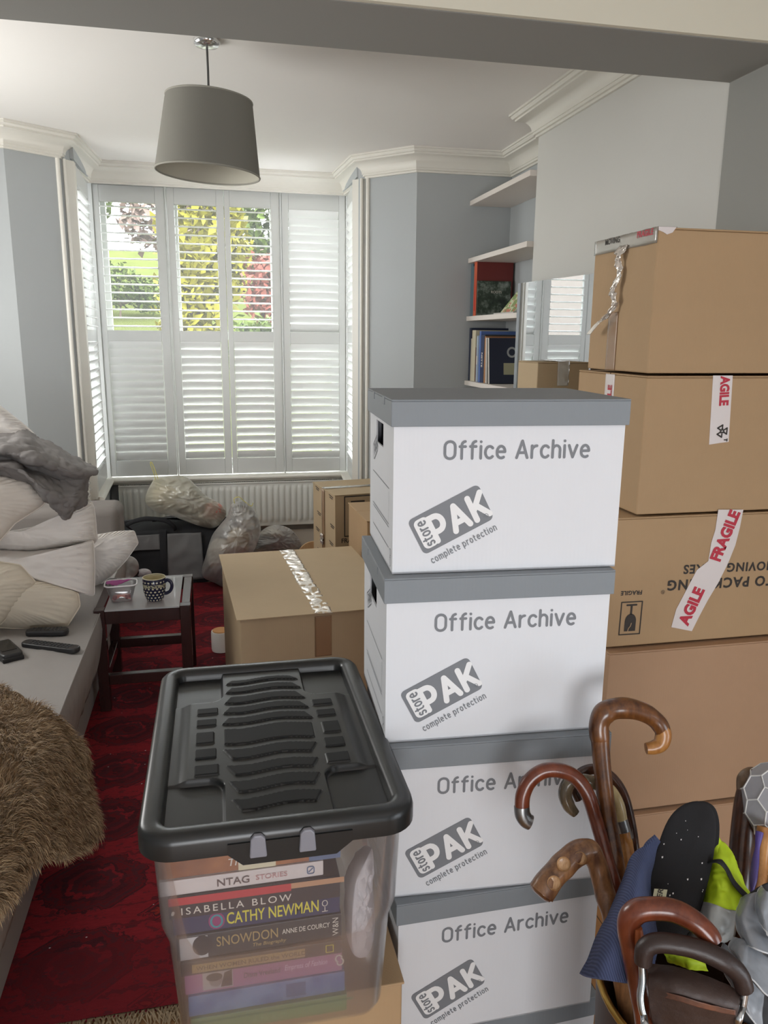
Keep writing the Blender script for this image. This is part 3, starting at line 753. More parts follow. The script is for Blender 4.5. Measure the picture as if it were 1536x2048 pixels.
# third: upside-down print, glass symbol, slanting tape
YT = YC - .004; Q = lambda x, y, o=.0006: px_face(thr, x, y, YT, o)
inv = lambda p: frame(p, (-1, 0, .012), (0, 0, -1))
body3 = [c for c in thr.children if c.name.startswith('body')][0]
text_mb('MOVING BOXES', .0335, inv(Q(1367, 1138)), bold=.03, spacing=1.16, align='RIGHT').build('printed_lettering', BLACKINK, body3)
text_mb('NTO PACKAGING', .0385, inv(Q(1334, 1170)), bold=.03, spacing=1.16, align='RIGHT').build('printed_lettering', BLACKINK, body3)
b = text_mb('R', .008, inv(Q(1325.5, 1184))); strokes_mb(b, [_arc(0, 0, .005, .005, 0, 360, 14)], .0009, inv(Q(1325.5, 1184)), z=.0004); b.build('printed_lettering', BLACKINK, body3)
text_mb('FRAGILE', .0158, inv(Q(1263, 1185)), bold=.03, spacing=1.05).build('printed_lettering', BLACKINK, body3)
c = Q(1261, 1236); Mi = inv(c); b = MB(); fw, fh = .0295, .0445
strokes_mb(b, [[(-fw, -fh), (fw, -fh), (fw, fh), (-fw, fh), (-fw, -fh)]], .0032, Mi, z=.0004)
bowl = [(-.016, .036)] + [(-.016, .008)] + _arc(0, .008, .016, .02, 180, 360, 12)[1:] + [(.016, .036)]
b.add([Mi @ Vector((x, y, .0004)) for x, y in bowl], [tuple(range(len(bowl)))])
b.add([Mi @ Vector((x, y, .0004)) for x, y in ((-.0028, -.01), (-.0028, -.034), (.0028, -.034), (.0028, -.01))], [(0, 1, 2, 3)])
b.add([Mi @ Vector((x, y, .0004)) for x, y in _rr(-.0155, -.0385, .0155, -.0335, .002)[:-1]], [tuple(range(len(_rr(0, 0, 1, 1, .1)) - 1))])
b.build('glass_symbol', BLACKINK, body3)
b = MB(); strokes_mb(b, [[(.006, .037), (.004, .028), (-.001, .022), (-.003, .014)]], .0022, Mi, z=.0008); b.build('glass_crack', KRAFT, body3)
le = [(1436, 1019), (1430, 1060), (1422, 1085), (1416, 1122), (1393, 1140), (1372, 1180), (1352, 1218), (1342, 1254)]
ri = [(1486, 1019), (1479, 1055), (1470, 1090), (1456, 1125), (1436, 1165), (1415, 1200), (1398, 1232), (1383, 1262)]
Vl = [Q(*p, .0012) for p in le]; Vr = [Q(*p, .0012) for p in ri]; n = len(le)
b = MB(); b.add(Vl + Vr, [(i, i + 1, n + i + 1, n + i) for i in range(n - 1)])
tp = b.build('fragile_tape', TAPEW, thr, solid=.0006)
d = Q(1474, 1022) - Q(1428, 1132); text_mb('FRAGILE', .0445, frame(Q(1450, 1072, .0024), d, (-1, 0, .4)), bold=.05, sx=.84).build('printed_lettering', REDINK, tp)
d = Q(1404, 1172) - Q(1366, 1252); text_mb('AGILE', .0445, frame(Q(1383, 1212, .0024), d, (-1, 0, .5)), bold=.05, sx=.88).build('printed_lettering', REDINK, tp)

# mantel shelf with a small taped box, and the mirror behind it ------------------------------
b = MB(); b.box(1.21, 1.539, 2.42, 3.62, 1.205, 1.245); b.box(1.25, 1.539, 2.46, 3.58, 1.165, 1.205)
for y in (2.46, 3.38): b.box(1.36, 1.523, y, y + .2, 0, 1.165)
b.box(1.38, 1.539, 2.66, 3.38, .88, 1.165)
tag(b.build('mantelpiece', TRIM, bevel=.006), 'cream mantelpiece behind the stacked boxes, under the mirror', 'mantelpiece')
sb = carton('small cardboard box with a band of clear tape, in front of the mirror', (1.225, 2.86, 1.2452), 0, .215, .2, .195, m=KRAFT3, seam='y')
tape_strip(sb, 'packing_tape', [(.108, -.0012, .10), (.108, -.0012, .1935), (.108, .198, .1935)], .048, (1, 0, 0), TAPEC, wr=.002)
MIRR = mat('mirror_silver', (.60, .62, .645, 1), .015, metal=1)
p0 = Vector((1.485, 3.745, 0)); dr = Vector((sin(radians(1.2)), -cos(radians(1.2)), 0)); nr = Vector((-dr.y, dr.x, 0)) * -1
if nr.x > 0: nr = -nr
mr = thing('mirror', 'large frameless wall mirror reflecting the window shutters', 'mirror', (p0.x, p0.y, 1.246))
lw = 1.02
def mpt(s, z, o): return dr * s + Vector((0, 0, z)) + nr * o
zl, zr = 1.787 - 1.246, 1.775 - 1.246
b = MB(); b.add([mpt(0, 0, 0), mpt(lw, 0, 0), mpt(lw, zr, 0), mpt(0, zl, 0), mpt(0, 0, .006), mpt(lw, 0, .006), mpt(lw, zr, .006), mpt(0, zl, .006)],
    [(0, 1, 2, 3), (4, 7, 6, 5), (0, 4, 5, 1), (1, 5, 6, 2), (2, 6, 7, 3), (3, 7, 4, 0)])
b.build('mirror_glass', MIRR, mr)
b = MB(); b.add([mpt(.004, 0.0, -.012), mpt(lw - .004, 0.0, -.012), mpt(lw - .004, zr - .004, -.012), mpt(.004, zl - .004, -.012), mpt(.004, 0, -.0004), mpt(lw - .004, 0, -.0004), mpt(lw - .004, zr - .004, -.0004), mpt(.004, zl - .004, -.0004)],
    [(0, 1, 2, 3), (4, 7, 6, 5), (0, 4, 5, 1), (1, 5, 6, 2), (2, 6, 7, 3), (3, 7, 4, 0)])
b.build('backing_board', mat('dark_backing', lin(60, 60, 62), .6), mr)

# boxes in the middle of the room ---------------------------------------------------------------
ctr = carton('cardboard box with shiny tape across its top, behind the black plastic lid', (.062, 2.66, .0135), 3.5, .60, .86, .5365, m=KRAFT3, seam='y', over=.012, gap=.008)
tape_strip(ctr, 'packing_tape', [(.30, -.0135, .5315), (.30, .868, .5337)], .066, (1, 0, 0), SILV, wr=.0045, n=120)
tape_strip(ctr, 'packing_tape', [(.30, -.0018, .36), (.30, -.0025, .5165)], .062, (1, 0, 0), TAPEB)
rb = carton('printed cardboard box with taped seam, beside the radiator', (.616, 4.06, .0135), 9, .42, .42, .6865, m=KRAFT3, seam='x', over=.003, gap=.008)
tape_strip(rb, 'packing_tape', [(-.0012, .21, .1), (-.0035, .21, .676)], .055, (0, 1, 0), TAPEB)
tape_strip(rb, 'packing_tape', [(-.004, .21, .684), (.424, .21, .684)], .055, (0, 1, 0), TAPEC, wr=.002)
bodyr = [c for c in rb.children if c.name.startswith('body')][0]
Mi = frame((.13, -.0006, .56), (1, 0, 0), (0, 0, 1)); b = MB(); strokes_mb(b, [[(-.075, -.11), (.075, -.11), (.075, .11), (-.075, .11), (-.075, -.11)]], .006, Mi, z=.0004)
b.add([Mi @ Vector((x, y, .0004)) for x, y in [(-.04, .085), (.04, .085), (.04, .0), (.02, -.03), (.006, -.04), (.006, -.07), (.03, -.085), (-.03, -.085), (-.006, -.07), (-.006, -.04), (-.02, -.03), (-.04, .0)]], [tuple(range(12))]); b.build('glass_symbol', BLACKINK, bodyr)
text_mb('FRAGILE', .035, frame((.10, -.0006, .425), (1, 0, 0), (0, 0, 1)), bold=.02).build('printed_lettering', BLACKINK, bodyr)
b = MB()
for k, (yy, zz) in enumerate(((.36, .66), (.10, .66), (.33, .52), (.08, .50), (.36, .42), (.10, .40), (.33, .30), (.09, .30))):
    b = MB(); Ml = frame((-.0008, yy, zz), (0, -1, 0), (0, 0, 1)); strokes_mb(b, [[(0, .008), (.07, .002)], [(.01, -.004), (.06, -.008)]], .006, Ml, z=.0004); b.build('printed_marks', BLACKINK, bodyr)
MB().grid(lambda u, v: Vector((-.012 - .012 * noise.noise(Vector((u * 5, v * 5, 1))), .19 + u * .05, .36 + v * .06 + .012 * noise.noise(Vector((u * 6, v * 6, 3))))), 10, 10).build('tape_scrap', SILV, rb, smooth=50, solid=.0006)
pl = carton('plain cardboard box squeezed between the printed box and the archive stack', (.672, 3.44, .0135), 2, .45, .42, .6865, m=KRAFT, seam='x', over=.004)
un = carton('cardboard box underneath the clear plastic storage box', (.005, 1.055, 0), 0, .264, .50, .489, m=KRAFT, seam='y', over=.003)
# ------------------------------------------------------------ clear storage box with black lid
TUB = sheet_mat('cloudy_clear_plastic', lin(206, 200, 206), clear=.935, rough=.22, gloss=.16, transl=.45)
BLK = mat('black_polypropylene', lin(34, 35, 35), .3, spec=.5, bump=.04, bs=300, bd=.0006); BLKT = mat('black_textured_plastic', lin(26, 27, 27), .62, spec=.3, bump=.12, bs=600, bd=.0005)
CLIP = mat('grey_clip_plastic', lin(132, 132, 140), .35)
LW, LD, LZ, LA = .394, .575, .862, -.3
LX, LY = -.126, .964
sbx = thing('storage_box', 'clear plastic storage box of books with a black lid, in the foreground', 'storage box', (LX, LY, .4905), radians(LA))
def ring(w, d, r, z, cx, cy_, n=7):
    return [Vector((cx + p[0] - w / 2, cy_ + p[1] - d / 2, z)) for p in _rr(0, 0, w, d, r, n)[:-1]]
def loft(rings, cap0=False, cap1=False):
    mb = MB(); n = len(rings[0]); vs = [p for r_ in rings for p in r_]
    fs = [(i * n + k, i * n + (k + 1) % n, (i + 1) * n + (k + 1) % n, (i + 1) * n + k) for i in range(len(rings) - 1) for k in range(n)]
    if cap0: fs.append(tuple(reversed(range(n))))
    if cap1: fs.append(tuple(range((len(rings) - 1) * n, len(rings) * n)))
    return mb.add(vs, fs)
cx, cyy = LW / 2, LD / 2; HZ = LZ - .4905
tub = loft([ring(.292, .505, .03, .001, cx, cyy), ring(.308, .520, .04, .014, cx, cyy), ring(.328, .540, .045, .17, cx, cyy), ring(.346, .548, .045, .20, cx, cyy), ring(.358, .552, .04, HZ - .012, cx, cyy), ring(.368, .560, .04, HZ - .010, cx, cyy)], cap0=True)
tub.build('tub', TUB, sbx, smooth=35, solid=.0016)
# lid: moulded rim, then a panel with sunk corners, raised cross and wavy tread pads
R0 = .05; rg = []
for off, z in ((.0, -.036), (.0, -.014), (.002, -.006), (.007, -.001), (.014, .0), (.024, .0), (.030, -.003), (.033, -.009), (.035, -.020)):
    rg.append(ring(LW - 2 * off, LD - 2 * off, max(.012, R0 - off), HZ + z, cx, cyy))
lidm = loft([ring(LW - .008, LD - .008, R0, HZ - .036, cx, cyy)] + rg)
iw, idp = LW - .068, LD - .068
def rrd(x, y, w, h, r):
    qx = abs(x) - w + r; qy = abs(y) - h + r
    return hypot(max(qx, 0), max(qy, 0)) + min(max(qx, qy), 0) - r
sst = lambda a, b, x: (lambda t: t * t * (3 - 2 * t))(max(0, min(1, (x - a) / (b - a))))
rows = [(-.415, .030), (-.318, .030), (-.225, .027), (-.128, .030), (-.012, .052), (.098, .024), (.180, .024), (.262, .027), (.345, .022), (.415, .015)]
def tread(X, Y):
    x, y = X * iw, Y * idp
    if rrd(abs(x) - iw * .5, abs(y) - idp * .5, iw * .255, idp * .235, .022) <= .004: return -1
    best = -1
    for yc, hh in rows:
        half = .190 + .045 * (1 - abs(yc) / .42); wav = .010 * sin(X * 2 * pi / .42 + .6)
        dx, dy = half + .02 * (Y - yc) / hh * (1 if yc < 0 else -1) * (abs(yc) > .05) - abs(X), hh - abs(Y - yc - wav)
        best = max(best, min(dx * iw, dy * idp))
    for yc, hh in ((-.215, .030), (-.115, .028), (-.012, .038), (.095, .024), (.180, .024)):
        x0 = .262 + .022 * (1 - abs(yc + .01) / .2); best = max(best, min((abs(X) - x0) * iw, (.378 - abs(X)) * iw, (hh - abs(Y - yc)) * idp))
    return best
def panel(u, v):
    x = (u - .5) * iw; y = (v - .5) * idp; X = x / iw; Y = y / idp
    d = rrd(abs(x) - iw * .5, abs(y) - idp * .5, iw * .255, idp * .235, .022)            # sunk corner trays
    z = -.019
    if d > -.002:
        edge = sst(.475, .405, abs(X)); z += (.010 if abs(X) < .27 else .010 * (.3 + .7 * edge)) * sst(-.001, .004, d)
        z += .0030 * sst(.0, .0016, tread(X, Y))
    return Vector((cx + x, cyy + y, HZ + z))
g0 = len(lidm.f); lidm.grid(panel, 230, 340)
for i_ in range(g0, len(lidm.f)):
    q_ = sum((lidm.v[k] for k in lidm.f[i_]), Vector()) / 4
    if tread((q_.x - cx) / iw, (q_.y - cyy) / idp) > .0004: lidm.m[i_] = 1
# drop of the rim at the handles, front and back
for yy, s in ((-.003, 1), (LD + .003, -1)):
    poly = [(cx - .075, -.034), (cx - .055, -.052), (cx + .075, -.052), (cx + .098, -.034), (cx + .098, -.018), (cx - .075, -.018)]
    lidm.add([(px, yy, HZ + pz) for px, pz in poly] + [(px, yy + .012 * s, HZ + pz) for px, pz in poly], [tuple(range(6)), tuple(range(11, 5, -1))] + [(k, (k + 1) % 6, 6 + (k + 1) % 6, 6 + k) for k in range(6)])
lid = lidm.build('lid', [BLK, BLKT], sbx, smooth=42)
for px in (cx - .034, cx + .034):
    b = MB().prism([(px - .012, -.040), (px + .012, -.040), (px + .010, -.012), (px + .005, -.006), (px - .005, -.006), (px - .010, -.012)], 0, .008, M=Matrix.Translation((0, .0, HZ)) @ Matrix.Rotation(radians(90), 4, 'X'))
    b.build('clip', CLIP, lid, bevel=.002)

# ------------------------------------------------------------ books in the box
PAGES = mat('book_pages', lin(226, 216, 196), .8, bump=.2, bs=90, bd=.001, stretch=(1, 1, 30))
def cov(n, c, r=.45): return mat(n, c, r)
def book(label, loc, rz, w, d, h, m, group, name='book', rot=None, spine_round=.0):
    """lying book: spine along x at y=0, thickness h"""
    r = thing(name, label, 'book', loc, rz, group, rot)
    b = MB(); b.box(0, w, 0, .004, 0, h); b.box(0, w, .004, d, 0, .003); b.box(0, w, .004, d, h - .003, h)
    b.build('cover', m, r, bevel=.0012)
    MB().box(.004, w - .004, .0045, d - .004, .0032, h - .0032).build('pages', PAGES, r)
    return r
def spine_text(bk, s, size, x, z, m, bold=.01, align='LEFT', spacing=1.0, shear=0, sx=1.0, rot=0, fit=None):
    M = frame((x, -.0007, z), (cos(rot), 0, sin(rot)), (-sin(rot), 0, cos(rot)))
    if fit:
        w_ = [(M.inverted() @ p).x for p in text_mb(s, size, M, bold=bold, align='LEFT', spacing=spacing, shear=shear).v]; sx = fit / (max(w_) - min(w_))
    return text_mb(s, size, M, bold=bold, align=align, spacing=spacing, shear=shear, sx=sx).build('spine_lettering', m, bk)
def patchq(bk, name, x0, x1, z0, z1, m, o=.0006):
    return MB().add([(x0, -o, z0), (x1, -o, z0), (x1, -o, z1), (x0, -o, z1)], [(0, 1, 2, 3)]).build(name, m, bk)
GB = 'hardbacks stacked inside the clear storage box'
IV = mat('ivory_ink', lin(226, 218, 206), .5); YL = mat('yellow_ink', lin(226, 214, 70), .5); GOLD = mat('gold_ink', lin(176, 150, 100), .4); PINKI = mat('pale_pink_ink', lin(226, 190, 214), .5); GREYI = mat('dim_grey_ink', lin(90, 86, 90), .5)
yb = 1.008; z = .4955
def img_cover(n, a, c, sc=14):
    t = NT(n); f = t.noise(t.coord(), sc, 4); t.l.new(t.ramp(f, [(.38, a), (.62, c)]), t.bsdf.inputs['Base Color']); t.bsdf.inputs['Roughness'].default_value = .4; return t.mat
SP = [  # label, thickness, x offset, width, material
 ('lowest book in the clear box, green spine', .030, -.064, .236, cov('green_cover', lin(128, 158, 108))),
 ('blue spined book, second from the bottom in the clear box', .036, -.066, .236, img_cover('blue_cover', lin(70, 108, 168), lin(120, 156, 200), 20)),
 ('purple pink book with a small portrait on its spine in the clear box', .040, -.070, .236, cov('mauve_cover', lin(176, 120, 158))),
 ('black spined book with a gold title band in the clear box', .024, -.074, .238, cov('near_black_cover', lin(48, 48, 54))),
 ('dark grey biography with grey serif title in the clear box', .041, -.078, .243, cov('charcoal_cover', lin(58, 56, 58))),
 ('navy book with hand drawn yellow title in the clear box', .034, -.082, .245, cov('navy_cover', lin(44, 50, 88))),
 ('black and red book with white capitals in the clear box', .036, -.086, .248, cov('black_cover', lin(44, 38, 42))),
 ('white spined paperback near the top inside the clear box', .025, -.098, .236, cov('white_cover', lin(224, 214, 212))),
 ('topmost brown book in the clear box, just under the black lid', .034, -.098, .262, img_cover('brown_cover', lin(130, 82, 60), lin(176, 116, 76), 10))]
BK = []
for k, (lb, th, xo, w, m) in enumerate(SP):
    bk = book(lb, (LX + .122 + xo, yb + (.004 * ((k * 7) % 3)), z), radians(.4 * ((k * 5) % 3 - 1)), w, .165, th - .0008, m, GB); BK.append((bk, th, w)); z += th
bk, th, w = BK[1]; b = MB()
for k in range(6): strokes_mb(b, [[(0, 0), (.0001, 0)]], .002, frame((.215, -.0006, .006 + k * .0048), (1, 0, 0), (0, 0, 1)), z=.0002)
b.build('printed_dots', cov('deep_blue', lin(60, 84, 140)), bk)
patchq(bk, 'spine_picture', .145, .175, .006, .030, cov('spine_blue', lin(74, 104, 150)))
bk, th, w = BK[0]; spine_text(bk, 'A N A T', .014, .09, th * .35, mat('pale_green_ink', lin(150, 178, 130), .5)); patchq(bk, 'spine_band', .0, .246, .020, .024, cov('dark_green', lin(92, 128, 88)))
bk, th, w = BK[2]; ph = patchq(bk, 'spine_portrait', .026, .070, .004, .035, cov('photo_grey', lin(190, 184, 182)))
MB().prism(_arc(.045, .019, .010, .011, 0, 360, 16)[:-1], .0008, .0010, M=frame((0, 0, 0), (1, 0, 0), (0, 0, 1))).build('portrait_face', cov('photo_light', lin(150, 142, 140)), ph)
b = MB().prism(_arc(.043, .025, .012, .007, 0, 360, 14)[:-1], .0009, .0011, M=frame((0, 0, 0), (1, 0, 0), (0, 0, 1))); b.build('portrait_hair', cov('photo_dark', lin(48, 44, 46)), ph)
MB().prism([(.052, .006), (.069, .006), (.069, .034), (.058, .030)], .0007, .0009, M=frame((0, 0, 0), (1, 0, 0), (0, 0, 1))).build('portrait_ground', MATS.get('x') or cov('photo_dark', lin(48, 44, 46)), ph)
spine_text(bk, 'Diana Vreeland', .0125, .086, .019, GREYI, fit=.054); spine_text(bk, 'Empress of Fashion', .0135, .147, .021, PINKI, shear=.25, bold=.02, fit=.066)
b = MB(); Mx = frame((.232, -.0006, .020), (1, 0, 0), (0, 0, 1)); strokes_mb(b, [_arc(-.001, .003, .005, .006, 20, 250, 10), _arc(.001, -.003, .005, .006, 200, 430, 10)], .0025, Mx, z=.0003); b.build('spine_emblem', IV, bk)
bk, th, w = BK[3]; patchq(bk, 'title_band', .016, .182, .004, .0185, GOLD); M = None
text_mb('WHEN WOMEN RULED the WORLD', .0100, frame((.022, -.0010, .0112), (1, 0, 0), (0, 0, 1)), align='LEFT', bold=.012).build('spine_lettering', cov('brown_ink', lin(84, 70, 48)), bk)
b = MB(); strokes_mb(b, [[(.214, .006), (.225, .006), (.225, .018), (.214, .018), (.214, .006)]], .0014, frame((0, -.0006, 0), (1, 0, 0), (0, 0, 1)), z=.0003); b.build('spine_emblem', YL, bk)
bk, th, w = BK[4]; spine_text(bk, 'SNOWDON', .0235, .056, .0235, GOLD, bold=.004, fit=.090); spine_text(bk, 'The Biography', .0085, .108, .0095, GOLD, shear=.2); spine_text(bk, 'ANNE DE COURCY', .0118, .153, .024, IV, fit=.072)
text_mb('W&N', .013, frame((.234, -.0008, .02), (0, 0, 1), (-1, 0, 0))).build('spine_emblem', IV, bk)
pic = patchq(bk, 'spine_portrait', .004, .044, .001, .038, cov('photo_pale', lin(206, 204, 206)))
MB().prism(_arc(.036, .022, .014, .017, 0, 360, 18)[:-1], .0007, .0009, M=frame((0, 0, 0), (1, 0, 0), (0, 0, 1))).build('portrait_hair', cov('photo_dark', lin(48, 44, 46)), pic)
bk, th, w = BK[5]; spine_text(bk, 'CATHY NEWMAN', .0275, .076, .0165, YL, bold=.012, fit=.136)
b = MB(); b.prism(_arc(.062, .016, .012, .014, 0, 360, 16)[:-1], 0, .0002, M=frame((0, -.0006, 0), (1, 0, 0), (0, 0, 1))); b.build('spine_motif', cov('magenta', lin(150, 50, 110)), bk)
b = MB(); strokes_mb(b, [_arc(.062, .016, .008, .010, 0, 360, 16)], .003, frame((0, -.0009, 0), (1, 0, 0), (0, 0, 1)), z=.0002); b.build('spine_motif', cov('teal', lin(60, 150, 160)), bk)
b = MB(); strokes_mb(b, [_arc(.222, .020, .004, .005, 0, 360, 10), [(.222, .013), (.222, .007)], [(.218, .006), (.226, .006)]], .0012, frame((0, -.0006, 0), (1, 0, 0), (0, 0, 1)), z=.0002); b.build('spine_emblem', IV, bk)
bk, th, w = BK[6]; spine_text(bk, 'ISABELLA BLOW', .0165, .016, .0115, IV, spacing=1.35, bold=.004, fit=.158); patchq(bk, 'red_band', 0, .175, .0225, .035, cov('red_cover', lin(196, 54, 62)))
patchq(bk, 'peach_band', .175, .254, .026, .035, cov('peach', lin(196, 150, 116))); b = MB(); strokes_mb(b, [[(.005, .009), (.006, .012)]], .004, frame((0, -.0006, 0), (1, 0, 0), (0, 0, 1)), z=.0002); b.build('spine_emblem', IV, bk)
bk, th, w = BK[7]; spine_text(bk, 'NTAG', .0165, .080, .011, cov('grey_brown_ink', lin(100, 84, 84)), fit=.046); spine_text(bk, 'STORIES', .0115, .136, .0115, cov('rose_ink', lin(196, 150, 150)), fit=.046)
b = MB(); strokes_mb(b, [_rr(.212, .006, .222, .018, .003), [(.214, .009), (.220, .015)]], .0016, frame((0, -.0006, 0), (1, 0, 0), (0, 0, 1)), z=.0002); b.build('spine_emblem', cov('slate_blue', lin(96, 116, 150)), bk)
bk, th, w = BK[8]; patchq(bk, 'spine_label', .112, .166, .0, .033, cov('cream_label', lin(222, 214, 184))); spine_text(bk, 'The', .017, .096, .015, IV, shear=.2); spine_text(bk, 'ESE', .019, .172, .020, IV)
patchq(bk, 'spine_picture', .215, .262, .0, .033, cov('slate_blue', lin(96, 116, 150)))
b = inflate([(.180, 1.02, .585), (.205, 1.03, .57), (.222, 1.06, .60), (.225, 1.10, .66), (.222, 1.08, .72), (.205, 1.04, .735), (.185, 1.03, .70), (.178, 1.02, .64)], (.3, -1, 0), .010, .05, wr=.014, freq=34, seed=3, ridged=True)
tag(b.build('crumpled_paper', mat('crumpled_white_paper', lin(206, 202, 206), .7), smooth=20), 'crumpled white paper packed beside the books in the clear box', 'paper')

# ------------------------------------------------------------ umbrella stand and what is in it
SCX, SCY, SR, SZ = .695, .845, .172, .585
st = thing('umbrella_stand', 'round dark umbrella stand with a thin gold rim, holding sticks', 'umbrella stand', (SCX, SCY, 0))
DKB = mat('dark_brown_leather', lin(62, 42, 32), .5, var=.25, vs=10)
MB().lathe([(.0, .004), (SR - .035, .004), (SR - .03, .02), (SR - .012, SZ * .5), (SR, SZ - .004), (SR - .005, SZ - .004), (SR - .018, SZ * .5), (SR - .037, .024), (0, .02)], 48).build('barrel', DKB, st, smooth=40)
b = MB(); b.tube([((SR - .002) * cos(2 * pi * k / 48), (SR - .002) * sin(2 * pi * k / 48), SZ) for k in range(48)], .0055, 8, closed=True); b.build('rim', mat('brass_rim', lin(176, 142, 76), .3, metal=1), st, smooth=80)

def wood(name, a, c, rough=.28, sc=14, stretch=(6, 6, .8), spots=0.0):
    t = NT(name); co = t.coord(); f = t.noise(t.mapping(co, scale=stretch), sc, 5, .65); f2 = t.noise(co, 22, 3)
    f = t.math('MULTIPLY_ADD', t.math('SUBTRACT', f2, .5), spots, f)
    t.l.new(t.ramp(f, [(.3, a), (.7, c)]), t.bsdf.inputs['Base Color']); t.bsdf.inputs['Roughness'].default_value = rough
    t.bsdf.inputs['Coat Weight'].default_value = .25; t.bsdf.inputs['Coat Roughness'].default_value = .15; t.bump(f, .12, .002)
    MATS[name] = t.mat; return t.mat
W1 = wood('mottled_brown_wood', lin(64, 34, 18), lin(124, 78, 40), spots=.7); W2 = wood('red_brown_wood', lin(84, 36, 20), lin(122, 62, 38)); W3 = wood('knotty_brown_wood', lin(84, 52, 32), lin(146, 104, 68), .4, spots=.8)
KNOT = wood('pale_knot_wood', lin(150, 112, 74), lin(184, 148, 108), .45, sc=40); W4 = wood('dark_brown_wood', lin(38, 20, 14), lin(84, 48, 30)); HON = wood('honey_wood', lin(150, 96, 44), lin(190, 136, 74), .35, spots=.8); ORG = wood('worn_orange_wood', lin(150, 78, 40), lin(178, 98, 56), .5)
METAL = mat('dull_silver', lin(150, 150, 150), .32, metal=1, var=.2, vs=40); CHROME = mat('bright_steel', lin(196, 200, 202), .22, metal=1); HORN = wood('grey_horn', lin(60, 54, 48), lin(150, 136, 110), .2, sc=8); PALEH = wood('pale_horn', lin(168, 146, 98), lin(206, 190, 150), .2, sc=6)
def D(*l): return [atd(x, y, d) for x, y, d in l]
def rod(parent, name, pts, rad, m, n=60, seg=14, wob=0.0, flat=None):
    pts = [Vector(p) for p in pts]; Q_, T_ = [pts[0]], [0.0]; ns = len(pts) - 1
    for i in range(ns):
        m_ = max(1, int((pts[i + 1] - pts[i]).length / .11))
        for q in range(1, m_ + 1): Q_.append(pts[i].lerp(pts[i + 1], q / m_)); T_.append((i + q / m_) / ns)
    P = catmull(Q_, n); k = len(rad) - 1; R = []
    for i in range(n):
        g = i / (n - 1) * (len(Q_) - 1); gi = min(int(g), len(Q_) - 2); t = (T_[gi] + (T_[gi + 1] - T_[gi]) * (g - gi)) * k; a = min(int(t), k - 1); R.append(rad[a] + (rad[a + 1] - rad[a]) * (t - a) + wob * noise.noise(P[i] * 45))
    return MB().tube(P, R, seg, flat=flat).build(name, m, parent, smooth=60)
def base(dx, dy): return Vector((SCX + dx, SCY + dy, .026))
def stickroot(label, name='walking_stick', cat='walking stick'):
    return thing(name, label, cat, (0, 0, 0), group=None)
GS = 'walking sticks standing in the umbrella stand'
r = stickroot('tallest walking stick, mottled brown shaft with a thick crook curling right')
rod(r, 'shaft', [base(.02, .03)] + D((1238, 1765, 1.185), (1218, 1650, 1.22), (1205, 1540, 1.24), (1200, 1478, 1.25)), [.011, .0135, .0135, .014, .0148], W1, 80)
hd = rod(r, 'handle', D((1200, 1480, 1.25), (1198, 1448, 1.25), (1212, 1424, 1.25), (1245, 1416, 1.25), (1285, 1424, 1.25), (1313, 1442, 1.25), (1326, 1465, 1.25), (1322, 1486, 1.25), (1308, 1494, 1.25), (1293, 1496, 1.25)), [.0148, .0165, .0185, .0170, .0155, .0140, .0125, .0110, .0098, .0085], W1, 70, wob=.0018)
rod(r, 'worn_tip', D((1322, 1452, 1.249), (1327, 1468, 1.249), (1322, 1487, 1.249), (1308, 1495, 1.249), (1292, 1497, 1.249)), [.0118, .0124, .0114, .0104, .0092], HON, 34, wob=.0016)
r = stickroot('red brown cane with crook curling left and a dull silver tip collar')
rod(r, 'shaft', [base(.0, .06)] + D((1236, 1800, 1.16), (1212, 1710, 1.19), (1192, 1640, 1.21), (1176, 1590, 1.215), (1152, 1556, 1.22), (1120, 1541, 1.22), (1087, 1542, 1.22), (1060, 1561, 1.22), (1046, 1590, 1.22), (1044, 1620, 1.22)), [.009, .0105, .0105, .0108, .0112, .0115, .0118, .0118, .0118, .0118, .0118], W2, 110)
rod(r, 'silver_collar', D((1043.5, 1612, 1.22), (1045, 1628, 1.22), (1052, 1640, 1.22), (1061, 1645, 1.22)), [.0123, .0124, .0124, .0118], METAL, 20)
r = stickroot('cane with a grey and cream horn crook and silver band, behind the tallest stick')
rod(r, 'shaft', [base(.05, .07)] + D((1262, 1760, 1.22), (1252, 1690, 1.245), (1246, 1664, 1.25)), [.009, .011, .0115, .0118], HON, 40)
rod(r, 'silver_band', D((1251, 1678, 1.25), (1240, 1640, 1.255)), [.0122, .0122], METAL, 8)
rod(r, 'pale_grip', D((1241, 1645, 1.255), (1235, 1612, 1.257), (1222, 1586, 1.26), (1206, 1572, 1.262)), [.0116, .0118, .0116, .0112], PALEH, 24)
rod(r, 'horn_crook', D((1212, 1576, 1.262), (1190, 1566, 1.265), (1160, 1560, 1.267), (1138, 1566, 1.267), (1130, 1588, 1.267), (1138, 1612, 1.265), (1152, 1628, 1.263)), [.0112, .0108, .0105, .0108, .0112, .0105, .0070], HORN, 44)
r = stickroot('slim dark cane with a wide thin crook, rearmost of the sticks')
rod(r, 'shaft', [base(.07, .08)] + D((1272, 1720, 1.27), (1262, 1650, 1.285), (1247, 1590, 1.295), (1222, 1553, 1.30), (1190, 1538, 1.30), (1160, 1548, 1.30), (1149, 1575, 1.30), (1157, 1600, 1.30)), [.008, .0085, .0085, .0085, .0085, .0088, .0088, .0080, .0062], W4, 100)
r = stickroot('knobbly cut branch stick with pale knots, its handle pointing left')
rod(r, 'shaft', [base(-.02, .0)] + D((1226, 1850, 1.10), (1208, 1780, 1.115), (1194, 1728, 1.12), (1180, 1704, 1.12)), [.010, .0135, .0140, .0150, .0165], W3, 60, wob=.002)
